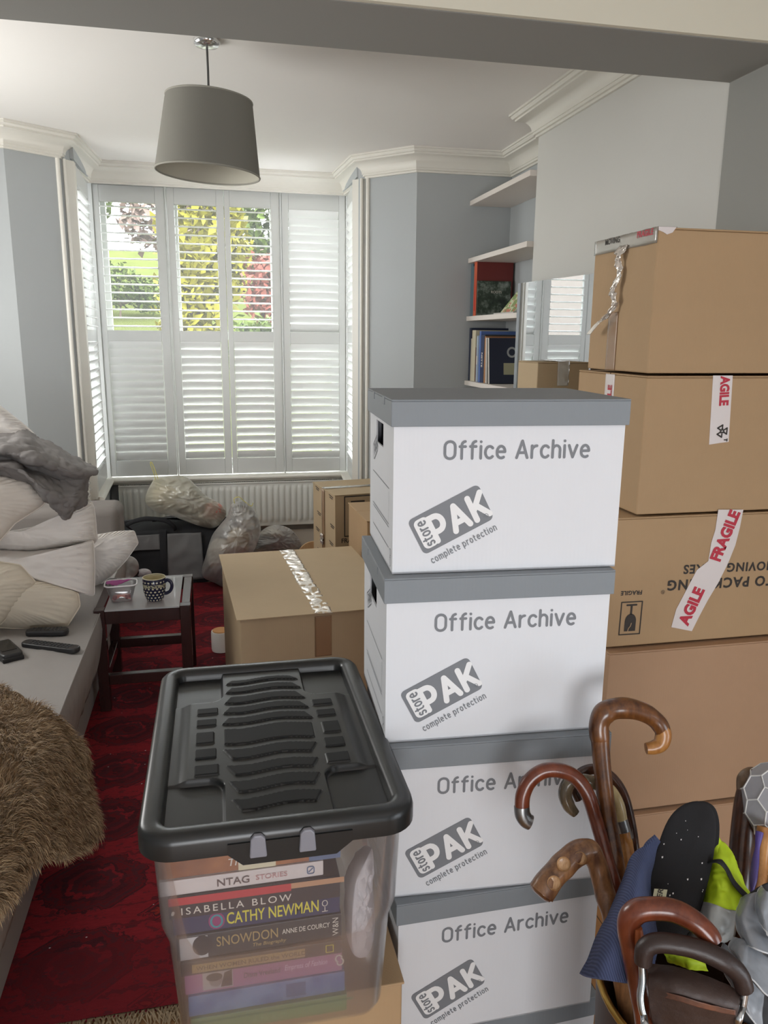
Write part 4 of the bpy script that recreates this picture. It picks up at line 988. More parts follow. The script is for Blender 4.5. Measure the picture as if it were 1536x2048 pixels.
rod(r, 'handle', D((1192, 1722, 1.12), (1178, 1702, 1.12), (1152, 1708, 1.115), (1122, 1735, 1.105), (1098, 1762, 1.095), (1082, 1786, 1.09)), [.014, .0165, .0165, .0185, .0175, .0190], W3, 50, wob=.0022)
for (x, y, d, rr) in ((1161, 1716, 1.0985, .0075), (1128, 1728, 1.0875, .0085), (1109, 1766, 1.0775, .0085)):
    c = atd(x, y, d); n_ = (EYE - c).normalized(); a = Vector((.7, .1, .7)).normalized()
    Mk = frame(c, n_.cross(a).normalized(), a); MB().lathe([(0, .0003), (rr * .85, .0004), (rr, -.0006), (rr * 1.15, -.004)], 16, M=Mk).build('knot', KNOT, r, smooth=50)
c = atd(1078, 1790, 1.088); n_ = (c - atd(1098, 1762, 1.095)).normalized(); Mk = frame(c, n_.cross(Vector((0, 0, 1))).normalized(), Vector((0, 0, 1)).cross(n_)); 
MB().lathe([(0, .001), (.012, .0005), (.0165, -.002), (.017, -.006)], 20, M=frame(c, n_.orthogonal().normalized(), n_.cross(n_.orthogonal()).normalized())).build('cut_end', W1, r, smooth=50)
r = stickroot('reddish brown crook handle in front, worn orange on its inner edge')
rod(r, 'shaft', [base(-.05, -.05)] + D((1290, 2040, .965), (1276, 1960, .97), (1262, 1890, .965), (1258, 1845, .96), (1275, 1822, .955), (1310, 1817, .95), (1350, 1822, .945), (1390, 1843, .935), (1416, 1868, .93), (1425, 1884, .928)), [.009, .0125, .0135, .0138, .0142, .0142, .0138, .0132, .0130, .0128, .0118], W2, 110, wob=.0008)
rod(r, 'worn_edge', D((1284, 1920, .953), (1279, 1885, .951), (1276, 1856, .949)), [.004, .0065, .005], ORG, 16)
# shooting stick
r = stickroot('shooting stick with folded dark leather seat and steel arms', 'shooting_stick', 'shooting stick')
LEA = mat('worn_dark_leather', lin(60, 44, 38), .5, var=.35, vs=26, bump=.35, bs=120, bd=.002); HGR = mat('black_brown_leather', lin(48, 34, 30), .42, bump=.3, bs=160, bd=.0015)
rod(r, 'grip', D((1286, 1926, .93), (1290, 1899, .928), (1310, 1886, .925), (1350, 1888, .92), (1400, 1900, .915), (1448, 1922, .91), (1478, 1948, .91), (1489, 1978, .912)), [.0105, .0112, .0115, .0118, .0120, .0118, .0112, .0105], HGR, 60, wob=.0006)
rod(r, 'steel_arm', D((1283, 1920, .932), (1285, 1958, .93), (1281, 1995, .925), (1287, 2030, .92), (1306, 2062, .915)) + [Vector((SCX - .08, SCY - .09, .60))], [.0052, .0054, .005, .005, .0052, .005], CHROME, 40, flat=.8)
rod(r, 'steel_arm', D((1489, 1974, .912), (1484, 2010, .912), (1474, 2050, .912)) + [Vector((SCX - .04, SCY - .10, .60))], [.0058, .0058, .0052, .005], CHROME, 30, flat=.8)
ct = [[atd(1296, 1930, .945), atd(1350, 1936, .925), atd(1420, 1958, .915), atd(1478, 1986, .92)], [atd(1298, 1962, .928), atd(1350, 1975, .905), atd(1420, 1998, .895), atd(1474, 2014, .902)], [atd(1300, 2010, .925), atd(1350, 2022, .91), atd(1412, 2038, .905), atd(1466, 2046, .91)], [atd(1310, 2075, .93), atd(1350, 2082, .925), atd(1408, 2090, .92), atd(1456, 2090, .925)]]
patch(ct, 40, 40, wr=.0015, freq=30).build('seat', LEA, r, smooth=60, solid=.006)
ct2 = [[p + Vector((0, -.0045, 0)) for p in [atd(1304, 1972, .925), atd(1350, 1984, .9025), atd(1415, 2003, .8935), atd(1466, 2014, .9)]], [p + Vector((0, -.0045, 0)) for p in [atd(1304, 1984, .925), atd(1350, 1996, .9035), atd(1415, 2014, .8955), atd(1466, 2024, .903)]]]
patch(ct2, 30, 6, wr=.001, freq=60).build('worn_patch', wood('rubbed_leather', lin(60, 42, 36), lin(128, 80, 56), .6, sc=30, stretch=(1, 1, 1)), r, smooth=60, solid=.0006)
rod(r, 'pole', [base(-.02, -.04), Vector((SCX - .06, SCY - .09, .60)), atd(1388, 2092, .925)], [.009, .010, .010], CHROME, 20)

# insoles (one of the pair in front of the other)
FELT = mat('black_felt', lin(26, 25, 27), .95, var=.3, vs=40, bump=.4, bs=500, bd=.001)
def insole(label, dx, dd, tagged):
    r = thing('boot_insole', label, 'insole', (0, 0, 0), group='pair of black insoles')
    o = [(1318, 1872, 1.07), (1296, 1846, 1.075), (1293, 1800, 1.085), (1300, 1745, 1.10), (1316, 1690, 1.115), (1336, 1640, 1.13), (1362, 1612, 1.14), (1394, 1602, 1.145), (1420, 1612, 1.142), (1431, 1640, 1.135), (1431, 1680, 1.125), (1424, 1730, 1.112), (1412, 1780, 1.097), (1398, 1830, 1.082), (1376, 1866, 1.072), (1346, 1878, 1.068)]
    pts = [atd(x + dx, y, d + dd) for x, y, d in o]; n_ = (pts[4] - pts[0]).cross(pts[12] - pts[0]).normalized()
    if n_.y > 0: n_ = -n_
    inflate(pts, n_, .0035, .006, N=64, K=10, pw=8, wr=.0006, freq=40).build('felt_pad', FELT, r, smooth=50)
    if tagged:
        q = [atd(1302, 1803, 1.073), atd(1328, 1806, 1.071), atd(1333, 1779, 1.077), atd(1307, 1777, 1.079)]; q = [p + n_ * .003 for p in q]
        lb = MB().add(q, [(0, 1, 2, 3)]).build('sewn_label', mat('cream_label_cloth', lin(196, 192, 160), .7), r, solid=.0006)
        text_mb('TER', .0095, frame((q[0] + q[1] + q[2] + q[3]) / 4 + n_ * .0008, q[2] - q[1], q[0] - q[1]), bold=.02, sx=1.15).build('label_lettering', BLACKINK, lb)
        rn = random.Random(5); b = MB()
        for _ in range(16):
            p = atd(rn.uniform(1320, 1405), rn.uniform(1640, 1800), 1.09); t = (p - EYE).normalized(); den = t.dot(n_); p = EYE + t * ((pts[8] * .35 + pts[0] * .65 - EYE).dot(n_) / den) + n_ * .0044
            s = rn.uniform(.0006, .0018); a = n_.orthogonal().normalized(); c = n_.cross(a); b.add([p + a * s, p + c * s * .6, p - a * s * 1.2, p - c * s], [(0, 1, 2, 3)])
        tag(b.build('lint', mat('white_lint', lin(214, 212, 210), .9), r), kind='stuff')
    return r
insole('front black felt insole with a small cream label, flecked with lint', 0, 0, True)
insole('rear black felt insole, its edge showing right of the labelled one', 7, .030, False)

# blue ribbed knit hanging over the rim
def rib_mat():
    t = NT('blue_rib_knit'); x, y, z = t.xyz(t.coord()); w = t.math('SINE', t.math('MULTIPLY_ADD', x, 2100, t.math('MULTIPLY', z, 300)))
    w = t.math('MULTIPLY_ADD', w, .5, .5); t.l.new(t.mix(w, lin(62, 70, 100), lin(80, 90, 126)), t.bsdf.inputs['Base Color']); t.bsdf.inputs['Roughness'].default_value = .95; t.bump(w, .4, .002); return t.mat
ct = [D((1312, 1672, 1.10), (1322, 1690, 1.13), (1335, 1720, 1.15), (1340, 1760, 1.15)), D((1266, 1716, 1.10), (1280, 1740, 1.07), (1300, 1770, 1.10), (1320, 1800, 1.12)), D((1238, 1790, 1.08), (1262, 1800, 1.03), (1290, 1820, 1.06), (1315, 1850, 1.09)),
      D((1202, 1868, 1.05), (1235, 1876, 1.0), (1275, 1886, 1.02), (1312, 1900, 1.05)), D((1163, 1950, 1.04), (1200, 1958, .985), (1250, 1966, .98), (1300, 1970, 1.0))]
tag(patch(ct, 50, 70, wr=.004, freq=14).build('knitted_hat', rib_mat(), smooth=80, solid=.006), 'blue ribbed knitwear draped over the left rim of the stand', 'knitwear')

# high visibility vest stuffed behind the insoles
HV = mat('fluorescent_yellow_cloth', lin(196, 226, 40), .6, bump=.2, bs=30, bd=.003); REFL = mat('grey_reflective_band', lin(150, 152, 150), .4, bump=.15, bs=30, bd=.003); BST = mat('black_strap', lin(24, 24, 26), .7)
hv = thing('high_visibility_vest', 'fluorescent yellow vest with grey band stuffed in the stand', 'vest', (0, 0, 0))
ct = [D((1418, 1672, 1.17), (1440, 1675, 1.16), (1462, 1700, 1.16), (1466, 1716, 1.18)), D((1408, 1730, 1.15), (1432, 1726, 1.12), (1462, 1734, 1.115), (1484, 1760, 1.13)), D((1398, 1780, 1.14), (1430, 1775, 1.09), (1470, 1778, 1.085), (1502, 1795, 1.10)), D((1390, 1812, 1.13), (1425, 1815, 1.07), (1465, 1828, 1.06), (1498, 1826, 1.085))]
patch(ct, 44, 44, wr=.006, freq=18, ridged=True, seed=2).build('yellow_cloth', HV, hv, smooth=80, solid=.002)
ct = [D((1388, 1800, 1.128), (1422, 1806, 1.064), (1460, 1820, 1.056), (1484, 1822, 1.08)), D((1380, 1840, 1.11), (1415, 1850, 1.05), (1452, 1858, 1.045), (1478, 1850, 1.075)), D((1374, 1872, 1.10), (1410, 1880, 1.045), (1440, 1885, 1.045), (1468, 1876, 1.075))]
patch(ct, 40, 24, wr=.004, freq=20, ridged=True, seed=5).build('reflective_band', REFL, hv, smooth=80, solid=.002)
rod(hv, 'black_strap', D((1408, 1728, 1.125), (1436, 1722, 1.10), (1452, 1736, 1.095), (1470, 1768, 1.085), (1506, 1806, 1.08)), [.007, .007, .0065, .007, .007], BST, 40, flat=.3)
ct = [D((1318, 1890, 1.03), (1345, 1893, 1.01), (1375, 1900, 1.0), (1405, 1912, 1.0)), D((1330, 1912, 1.0), (1355, 1912, .985), (1380, 1920, .98), (1410, 1928, .985)), D((1335, 1925, 1.0), (1360, 1932, .985), (1385, 1940, .98), (1415, 1940, .99))]
patch(ct, 30, 20, wr=.004, freq=26, ridged=True, seed=8).build('yellow_hem', HV, hv, smooth=80, solid=.002)

# folded grey umbrella, dark stick, painted stick, faceted umbrella at the right edge
UMB = mat('silver_grey_umbrella_cloth', lin(142, 146, 152), .35, bump=.15, bs=25, bd=.003); UMBD = mat('black_umbrella_lining', lin(30, 31, 34), .6)
um = thing('umbrella', 'folded silver grey umbrella with black lining at the lower right edge', 'umbrella', (0, 0, 0))
def fold(nm, rows, m, sd, wr=.004):
    f_ = patch(rows, 40, 40, wr=wr, freq=20, seed=sd, ridged=True); o_ = f_.build(nm, m, um, smooth=80, solid=.0016)
    if m is UMB: MB().tube([f_.v[39 * 40 + k] for k in range(40)], .0012, 6).build('piping', mat('pale_umbrella_piping', lin(196, 198, 200), .4), o_, smooth=80); MB().tube([f_.v[k * 40] for k in range(40)], .0012, 6).build('piping', mat('pale_umbrella_piping', lin(196, 198, 200), .4), o_, smooth=80)
fold('canopy_fold', [D((1484, 1796, 1.07), (1500, 1786, 1.05), (1530, 1782, 1.05), (1560, 1790, 1.06)), D((1474, 1828, 1.05), (1488, 1830, 1.02), (1520, 1840, 1.03), (1560, 1850, 1.04)), D((1476, 1860, 1.03), (1496, 1868, 1.0), (1530, 1880, 1.0), (1565, 1884, 1.01)), D((1488, 1884, 1.02), (1508, 1896, .985), (1540, 1908, .985), (1570, 1912, .99))], UMB, 1, .003)
fold('canopy_fold', [D((1520, 1770, 1.06), (1532, 1782, 1.03), (1545, 1800, 1.03), (1566, 1806, 1.04)), D((1512, 1800, 1.04), (1524, 1820, 1.005), (1540, 1840, 1.0), (1570, 1850, 1.01)), D((1516, 1840, 1.02), (1530, 1862, .985), (1550, 1880, .98), (1580, 1890, .99))], UMB, 6, .003)
fold('canopy_fold', [D((1464, 1872, 1.04), (1484, 1880, 1.01), (1512, 1900, 1.0), (1556, 1925, 1.0)), D((1458, 1895, 1.02), (1478, 1908, .985), (1510, 1936, .975), (1556, 1965, .98)), D((1472, 1915, 1.0), (1490, 1938, .965), (1520, 1975, .955), (1560, 2005, .965))], UMB, 2, .003)
fold('canopy_fold', [D((1448, 1886, 1.05), (1462, 1900, 1.03), (1486, 1940, 1.01), (1530, 1990, 1.0)), D((1440, 1915, 1.04), (1456, 1936, 1.01), (1480, 1980, .99), (1524, 2030, .985)), D((1446, 1945, 1.04), (1462, 1972, 1.01), (1490, 2020, .985), (1530, 2070, .98))], UMB, 5, .003)
fold('lining', [D((1490, 1792, 1.075), (1530, 1768, 1.075), (1566, 1764, 1.08)), D((1486, 1850, 1.06), (1530, 1850, 1.06), (1570, 1850, 1.07)), D((1470, 1930, 1.06), (1520, 1950, 1.05), (1570, 1960, 1.05)), D((1480, 2040, 1.06), (1520, 2060, 1.05), (1570, 2070, 1.05))], UMBD, 3)
rod(um, 'shaft', [base(.08, .0), atd(1520, 1900, 1.04)], [.006, .006], CHROME, 20)
r = stickroot('dark polished stick with a rounded knob end, right of the yellow vest')
rod(r, 'shaft', [base(.10, .04)] + D((1478, 1790, 1.19), (1484, 1690, 1.22), (1492, 1610, 1.235), (1500, 1572, 1.24)), [.012, .0165, .0185, .0180, .0172], W4, 60)
rod(r, 'knob', D((1498, 1582, 1.24), (1499, 1562, 1.24), (1507, 1552, 1.24), (1514, 1556, 1.24)), [.0185, .0190, .0150, .0060], wood('grey_brown_wood', lin(84, 62, 44), lin(120, 96, 70), .4), 24)
rod(r, 'brass_band', D((1477.5, 1796, 1.188), (1478.5, 1788, 1.19)), [.0168, .0168], mat('brass_rim', (1, 1, 1, 1)), 6)
r = stickroot('pale wooden rod streaked with purple paint at the right edge', 'wooden_rod', 'rod')
rod(r, 'rod', [base(.12, .02)] + D((1512, 1820, 1.13), (1522, 1720, 1.16), (1530, 1655, 1.175)), [.008, .010, .011, .011], HON, 40)
rod(r, 'purple_paint', D((1502, 1800, 1.120), (1510, 1730, 1.144), (1519, 1664, 1.163)), [.0035, .0055, .005], mat('purple_paint', lin(76, 60, 132), .4), 26, wob=.003)
fu = thing('football', 'pale grey panelled ball with white seams, cut off at the right edge', 'ball', tuple(atd(1552, 1606, 1.22)))
bm = bmesh.new(); bmesh.ops.create_icosphere(bm, subdivisions=2, radius=.060); bm.normal_update(); bm.verts.ensure_lookup_table(); bm.faces.ensure_lookup_table(); bm.faces.index_update()
V = [f.calc_center_median() for f in bm.faces]; Fc = []
for v in bm.verts:
    n_ = v.co.normalized(); a = n_.orthogonal().normalized(); c = n_.cross(a); Fc.append([f.index for f in sorted(v.link_faces, key=lambda f: atan2((V[f.index] - v.co).dot(c), (V[f.index] - v.co).dot(a)))])
E_ = [(e.link_faces[0].index, e.link_faces[1].index) for e in bm.edges]; bm.free()
sq = lambda p: Vector((p.x * .95, p.y * .95, p.z * 1.15)) 
b = MB(); b.add([sq(p) for p in V], Fc); b.build('panels', mat('pale_grey_panel', lin(166, 166, 172), .4, var=.25, vs=18), fu)
b = MB()
for i, j in E_: b.tube([sq(V[i]) * 1.004, sq(V[j]) * 1.004], .0011, 6)
b.build('seams', mat('white_seam', lin(226, 226, 224), .5), fu, smooth=60)
print('front done')
# ------------------------------------------------------------ pendant lamp
LX_, LY_ = .024, 3.19
lamp = thing('pendant_lamp', 'hanging ceiling lamp with a grey drum shade on a long cord', 'lamp', (LX_, LY_, CEIL))
LIN = mat('grey_linen', lin(122, 120, 112), .85, bump=.2, bs=420, bd=.001); LINI = mat('pale_shade_lining', lin(176, 172, 158), .8)
CHR = mat('polished_rose', lin(222, 222, 222), .12, metal=.9)
MB().lathe([(0, -.026), (.012, -.026), (.040, -.020), (.047, -.012), (.048, -.0005), (0, -.0005)], 36).build('ceiling_rose', CHR, lamp, smooth=40)
MB().tube([(0, 0, -.022), (.001, 0, -.10), (0, 0, -.235)], .0042, 10).build('cord', mat('grey_cord', lin(86, 86, 84), .7), lamp, smooth=60)
zt, zb_, rt, rb_ = -.197, -.452, .157, .192
sh = MB().lathe([(rb_, zb_), (rt, zt), (rt - .003, zt), (rb_ - .003, zb_), (rb_, zb_)], 72).build('lamp_shade', LIN, lamp, smooth=40)
MB().lathe([(rb_ - .0034, zb_ + .002), (rt - .0034, zt - .002)], 72).build('lining', LINI, sh, smooth=60)
for z_, r_ in ((zb_, rb_ - .001), (zt, rt - .001)):
    MB().tube([(r_ * cos(2 * pi * k / 64), r_ * sin(2 * pi * k / 64), z_) for k in range(64)], .0035, 8, closed=True).build('rim', mat('pale_linen_edge', lin(150, 148, 138), .8), sh, smooth=80)
b = MB()
for k in range(3): b.tube([(0, 0, zt - .03), ((rt - .004) * cos(k * 2.094), (rt - .004) * sin(k * 2.094), zt - .004)], .002, 6)
b.lathe([(.021, zt - .034), (.021, zt - .026), (.016, zt - .026), (.016, zt - .034)], 20); b.build('spider', CHR, lamp, smooth=60)
b = MB().lathe([(0, -.232), (.018, -.232), (.019, -.25), (.018, -.285), (.0, -.285)], 20); b.build('bulb_holder', mat('white_holder', lin(220, 220, 216), .4), lamp, smooth=40)
MB().lathe([(.0, -.285), (.012, -.288), (.018, -.305), (.029, -.335), (.026, -.362), (.012, -.378), (0, -.381)], 24).build('bulb', mat('frosted_bulb', lin(236, 234, 226), .3), lamp, smooth=80)

# the shade hangs a little crooked on its cord
_pv = Vector((0, 0, zt - .03)); _rt = Matrix.Rotation(radians(3.2), 3, 'Y')
for o_ in lamp.children:
    if o_.name.split('.')[0] in ('lamp_shade', 'spider', 'bulb_holder', 'bulb'):
        o_.rotation_euler = _rt.to_euler(); o_.location = _pv - _rt @ _pv

# ------------------------------------------------------------ alcove shelves and their books
SHM = mat('pale_shelf_paint', lin(222, 214, 206), .5)
for z1, lb in ((2.305, 'highest white alcove shelf, empty'), (1.984, 'second white alcove shelf from the top, above the red book'), (1.652, 'third alcove shelf, carrying the orange and red books'), (1.272, 'lowest alcove shelf in view, with the row of blue and white books')):
    tag(MB().box(1.505, 1.759, 3.722, 4.622, z1 - .027, z1).build('wall_shelf', SHM, bevel=.002), lb, 'shelf', 'white shelves in the alcove')
def sbook(label, y, d, t, h, m, z0, x=1.525, lean=0, grp=None, name='book', yaw=0):
    """standing book: spine faces the room (-x); y = left edge (far side), t thickness towards the viewer"""
    r = thing(name, label, 'book', (x, y, z0), 0, grp, (radians(lean), 0, radians(yaw)))
    b = MB(); b.box(0, .003, -t, 0, 0, h); b.box(.003, d, -t, -t + .003, 0, h); b.box(.003, d, -.003, 0, 0, h); b.build('cover', m, r, bevel=.0008)
    MB().box(.0032, d - .004, -t + .0032, -.0032, .003, h - .004).build('pages', PAGES, r)
    return r
Z3, Z4 = 1.6525, 1.2725
gA = 'books on the third alcove shelf'; gB = 'books on the lowest alcove shelf'
def picture_cover(n, cols):
    t = NT(n); co = t.coord(); f = t.noise(co, 16, 5, .7); t.l.new(t.ramp(f, cols), t.bsdf.inputs['Base Color']); t.bsdf.inputs['Roughness'].default_value = .35; return t.mat
sbook('blue grey spined tall book at the far end of the third shelf', 4.618, .215, .034, .300, cov('blue_grey', lin(96, 118, 130)), Z3, grp=gA)
sbook('slim teal book beside the orange spined one on the third shelf', 4.582, .215, .024, .285, cov('teal_cover', lin(84, 110, 116)), Z3, grp=gA)
o = sbook('orange spined tall book with dark red cover on the third alcove shelf', 4.556, .222, .050, .312, cov('dark_red_cover', lin(112, 40, 36)), Z3, grp=gA)
MB().add([(-.0008, 0, 0), (-.0008, -.05, 0), (-.0008, -.05, .312), (-.0008, 0, .312)], [(0, 1, 2, 3)]).build('orange_spine', cov('orange_cover', lin(206, 96, 62)), o)
MB().add([(-.0014, -.036, .03), (-.0014, -.010, .03), (-.0014, -.022, .25)], [(0, 1, 2)]).build('spine_flash', cov('red_flash', lin(196, 44, 30)), o)
o = sbook('shorter book with a dark green forest photograph on its cover', 4.500, .205, .012, .198, picture_cover('forest_photo', [(.35, lin(28, 34, 30)), (.5, lin(52, 66, 52)), (.68, lin(140, 148, 140))]), Z3, grp=gA)
text_mb('ROOTS', .020, frame((.115, -.0135, .135), (1, 0, 0), (0, 0, 1))).build('cover_lettering', IV, o)
lf = thing('leaflet', 'green and white picture leaflet propped on the third alcove shelf', 'leaflet', (1.565, 4.20, Z3))
t = NT('leaflet_print'); br = t.node('ShaderNodeTexChecker'); br.inputs['Scale'].default_value = 26; t.l.new(t.mapping(t.coord(), scale=(.6, 1, 1)), br.inputs[0]); br.inputs[1].default_value = lin(196, 200, 166); br.inputs[2].default_value = lin(132, 152, 96)
c2 = t.mix(t.math('GREATER_THAN', t.noise(t.coord(), 40, 2), .58), br.outputs[0], lin(190, 120, 100)); t.l.new(c2, t.bsdf.inputs['Base Color'])
MB().add([(0, 0, .012), (.02, -.16, .012), (.10, -.19, .125), (.075, -.05, .125)], [(0, 1, 2, 3)]).build('sheet', t.mat, lf, solid=.002)
MB().box(-.02, .12, -.24, .06, 0, .009).build('booklet', cov('pale_booklet', lin(190, 186, 180)), lf, bevel=.001)
# lowest shelf: far to near
row = [('narrow navy book at the far end of the lowest shelf', .034, .312, (40, 48, 70), 0, .24), ('cream booklet standing beside the ivory album', .016, .25, (200, 192, 172), 0, .2), ('thick ivory spined album on the lowest shelf', .062, .298, (206, 198, 172), 0, .21),
       ('brown spined paperback beside the ivory album', .022, .20, (112, 88, 74), 0, .16), ('pale blue slim book on the lowest alcove shelf', .018, .265, (168, 182, 196), 0, .2), ('grey and white spined book on the lowest shelf', .022, .268, (120, 134, 156), 0, .2), ('bright blue spined book on the lowest alcove shelf', .026, .292, (84, 112, 172), 0, .22),
       ('wide navy book with white spine lettering on the lowest shelf', .052, .27, (42, 54, 88), 0, .21), ('thin black and white spined book on the lowest shelf', .014, .272, (60, 58, 58), 0, .2), ('slim orange topped book on the lowest alcove shelf', .018, .262, (176, 120, 76), 2, .2), ('thin white spined book leaning on the lowest shelf', .014, .255, (214, 210, 204), 4, .2), ('grey spined thin book leaning on the lowest shelf', .012, .25, (150, 146, 140), 5, .2)]
y = 4.612
for k, (lb, t_, h_, c, ln_, d_) in enumerate(row):
    o = sbook(lb, y, d_, t_, h_, cov('shelf_cover_%d' % k, lin(*c)), Z4, lean=-ln_, grp=gB); y -= t_ + .0022 + (.007 if ln_ else 0)
    if k == 7: text_mb('NETTE', .028, frame((-.0008, -.026, .13), (0, 0, -1), (0, -1, 0)), bold=.03).build('spine_lettering', IV, o)
    if k == 4: MB().add([(-.0008, -.016, .10), (-.0008, -.002, .10), (-.0008, -.002, .15), (-.0008, -.016, .15)], [(0, 1, 2, 3)]).build('spine_band', IV, o)
o = sbook('navy covered book with a round grey emblem leaning at the near end', y - .012, .215, .014, .255, cov('deep_navy', lin(34, 40, 60)), Z4, lean=-7, grp=gB)
MB().add([(-.0008, 0, 0), (-.0008, -.014, 0), (-.0008, -.014, .255), (-.0008, 0, .255)], [(0, 1, 2, 3)]).build('white_spine', IV, o)
Me = frame((.135, -.0146, .175), (1, 0, 0), (0, 0, 1)); b = MB(); b.prism(_arc(0, 0, .030, .030, 0, 360, 28)[:-1], 0, .0003, M=Me); b.build('round_emblem', cov('grey_white', lin(170, 172, 172)), o)
MB().prism(_arc(0, 0, .019, .019, 0, 360, 24)[:-1], .0004, .0006, M=Me).build('emblem_centre', cov('deep_navy', lin(1, 1, 1)), o)
MB().add([(.085, -.0148, .05), (.185, -.0148, .05), (.185, -.0148, .115), (.085, -.0148, .115)], [(0, 1, 2, 3)]).build('cover_panel', cov('straw', lin(168, 164, 134)), o)

# ------------------------------------------------------------ radiator
rad = thing('radiator', 'long low white radiator under the bay window', 'radiator', (-.655, 5.50, .195))
RW, RH = 1.62, .318; RADM = mat('radiator_enamel', lin(224, 224, 218), .35)
def radf(u, v):
    x = u * RW; z = v * RH; k = (x % .042) / .042
    rib = .5 - .5 * cos(2 * pi * k); e = min(1, max(0, (min(z, RH - z) - .03) / .012)); s = min(1, max(0, (min(x, RW - x) - .02) / .01))
    return Vector((x, .010 - .010 * e * s * min(1, rib * 1.6), z))
b = MB(); b.grid(radf, 330, 26); b.box(0, RW, .012, .03, 0, RH); b.build('front_panel', RADM, rad, smooth=50)
b = MB(); b.box(-.004, 0, 0, .085, 0, RH + .006); b.build('side_cover', RADM, rad, bevel=.002); MB().box(RW, RW + .004, 0, .085, 0, RH + .006).build('side_cover', RADM, rad, bevel=.002)
b = MB(); b.box(0, RW, 0, .006, RH - .004, RH + .006); b.box(0, RW, .079, .085, RH - .004, RH + .006)
for k in range(108): b.box(k * .015, k * .015 + .006, .006, .079, RH, RH + .004)
b.build('top_grille', RADM, rad)
MB().box(0, RW, .055, .075, .02, RH - .02).build('rear_panel', RADM, rad)
for xx in (.05, RW - .05): MB().tube([(xx, .05, 0), (xx, .05, -.195)], .008, 10).build('pipe', mat('pipe_white', lin(210, 208, 200), .4), rad, smooth=60)
for xx in (.25, RW - .25): MB().box(xx - .02, xx + .02, .076, .098, .05, RH - .05).build('bracket', RADM, rad)

# ------------------------------------------------------------ rug
def rug_mat():
    t = NT('red_carpet_weave'); co = t.coord(); x, y, z = t.xyz(co)
    wob = t.math('MULTIPLY', t.math('SUBTRACT', t.noise(t.mapping(co, scale=(1, 1, 1)), 38, 3), .5), .06)
    def tile(v, p, o=0.0, w=None): 
        u = t.math('DIVIDE', t.math('ADD', t.math('ADD', v, o), w if w is not None else 0), p)
        return t.math('SUBTRACT', t.math('FRACT', u), .5)
    u, v = tile(x, .36, .18, wob), tile(y, .30, .1, wob)
    au, av = t.math('ABSOLUTE', u), t.math('ABSOLUTE', v)
    d = t.math('MAXIMUM', t.math('MAXIMUM', au, av), t.math('MULTIPLY', t.math('ADD', au, av), .72))
    red, dred, org, navy, blk = lin(152, 45, 53), lin(110, 36, 43), lin(160, 58, 50), lin(72, 46, 52), lin(56, 38, 44)
    c = t.ramp(d, [(0, blk), (.06, dred), (.10, navy), (.16, red), (.20, blk), (.255, dred), (.31, navy), (.345, dred), (.365, blk), (.385, red)], 'CONSTANT')
    q = t.math('LESS_THAN', t.math('MULTIPLY', u, v), 0); inside = t.math('LESS_THAN', d, .30)
    c = t.mix(t.math('MULTIPLY', t.math('MULTIPLY', q, inside), .55), c, blk)
    u2, v2 = tile(x, .36, 0, wob), tile(y, .30, .25, wob)
    dm = t.math('ADD', t.math('ABSOLUTE', u2), t.math('MULTIPLY', t.math('ABSOLUTE', v2), 1.1))
    dia = t.ramp(dm, [(0, org), (.05, blk), (.085, red), (.11, blk), (.135, red)], 'CONSTANT')
    c = t.mix(t.math('MULTIPLY', t.math('LESS_THAN', dm, .13), t.math('GREATER_THAN', d, .40)), c, dia)
    ed = t.math('ABSOLUTE', t.math('SUBTRACT', x, 0.0))
    bu = t.math('ABSOLUTE', tile(y, .09)); bx = t.math('GREATER_THAN', ed, .66); c = t.mix(t.math('MULTIPLY', bx, t.math('LESS_THAN', bu, .3)), c, navy)
    by = t.math('ABSOLUTE', y); c = t.mix(t.math('MULTIPLY', t.math('GREATER_THAN', by, 1.40), .6), c, dred)
    c = t.mix(t.math('MULTIPLY', t.math('GREATER_THAN', t.noise(t.mapping(co, scale=(1, 1.7, 1)), 42, 2, .6), .60), .7), c, navy)
    ln_ = t.math('LESS_THAN', t.math('ABSOLUTE', tile(y, .075, .02, wob)), .07); c = t.mix(t.math('MULTIPLY', t.math('MULTIPLY', ln_, t.math('GREATER_THAN', d, .40)), .6), c, blk)
    f = t.noise(t.mapping(co, scale=(2, 14, 1)), 14, 5, .7); c = t.mix(t.math('MULTIPLY_ADD', f, 1.5, -.38, clamp=True), c, dred)
    t.l.new(c, t.bsdf.inputs['Base Color']); t.bsdf.inputs['Roughness'].default_value = .95; t.bsdf.inputs['Specular IOR Level'].default_value = .1
    t.bump(t.noise(t.mapping(co, scale=(1, 3, 1)), 180, 3), .5, .004)
    return t.mat
rug = thing('rug', 'dark red patterned oriental rug with pale fringes on the floor', 'rug', (-.02, 3.20, 0))
RL, RWd = 1.62, .72
b = MB(); b.grid(lambda u, v: Vector(((u - .5) * 2 * RWd, (v - .5) * 2 * RL, .011 + .0015 * noise.noise(Vector((u * 6, v * 9, 0))))), 40, 60); b.box(-RWd, RWd, -RL, RL, .0005, .008); b.build('pile', rug_mat(), rug, smooth=80)
rn = random.Random(3); FR = mat('fringe_wool', lin(150, 132, 106), .9)
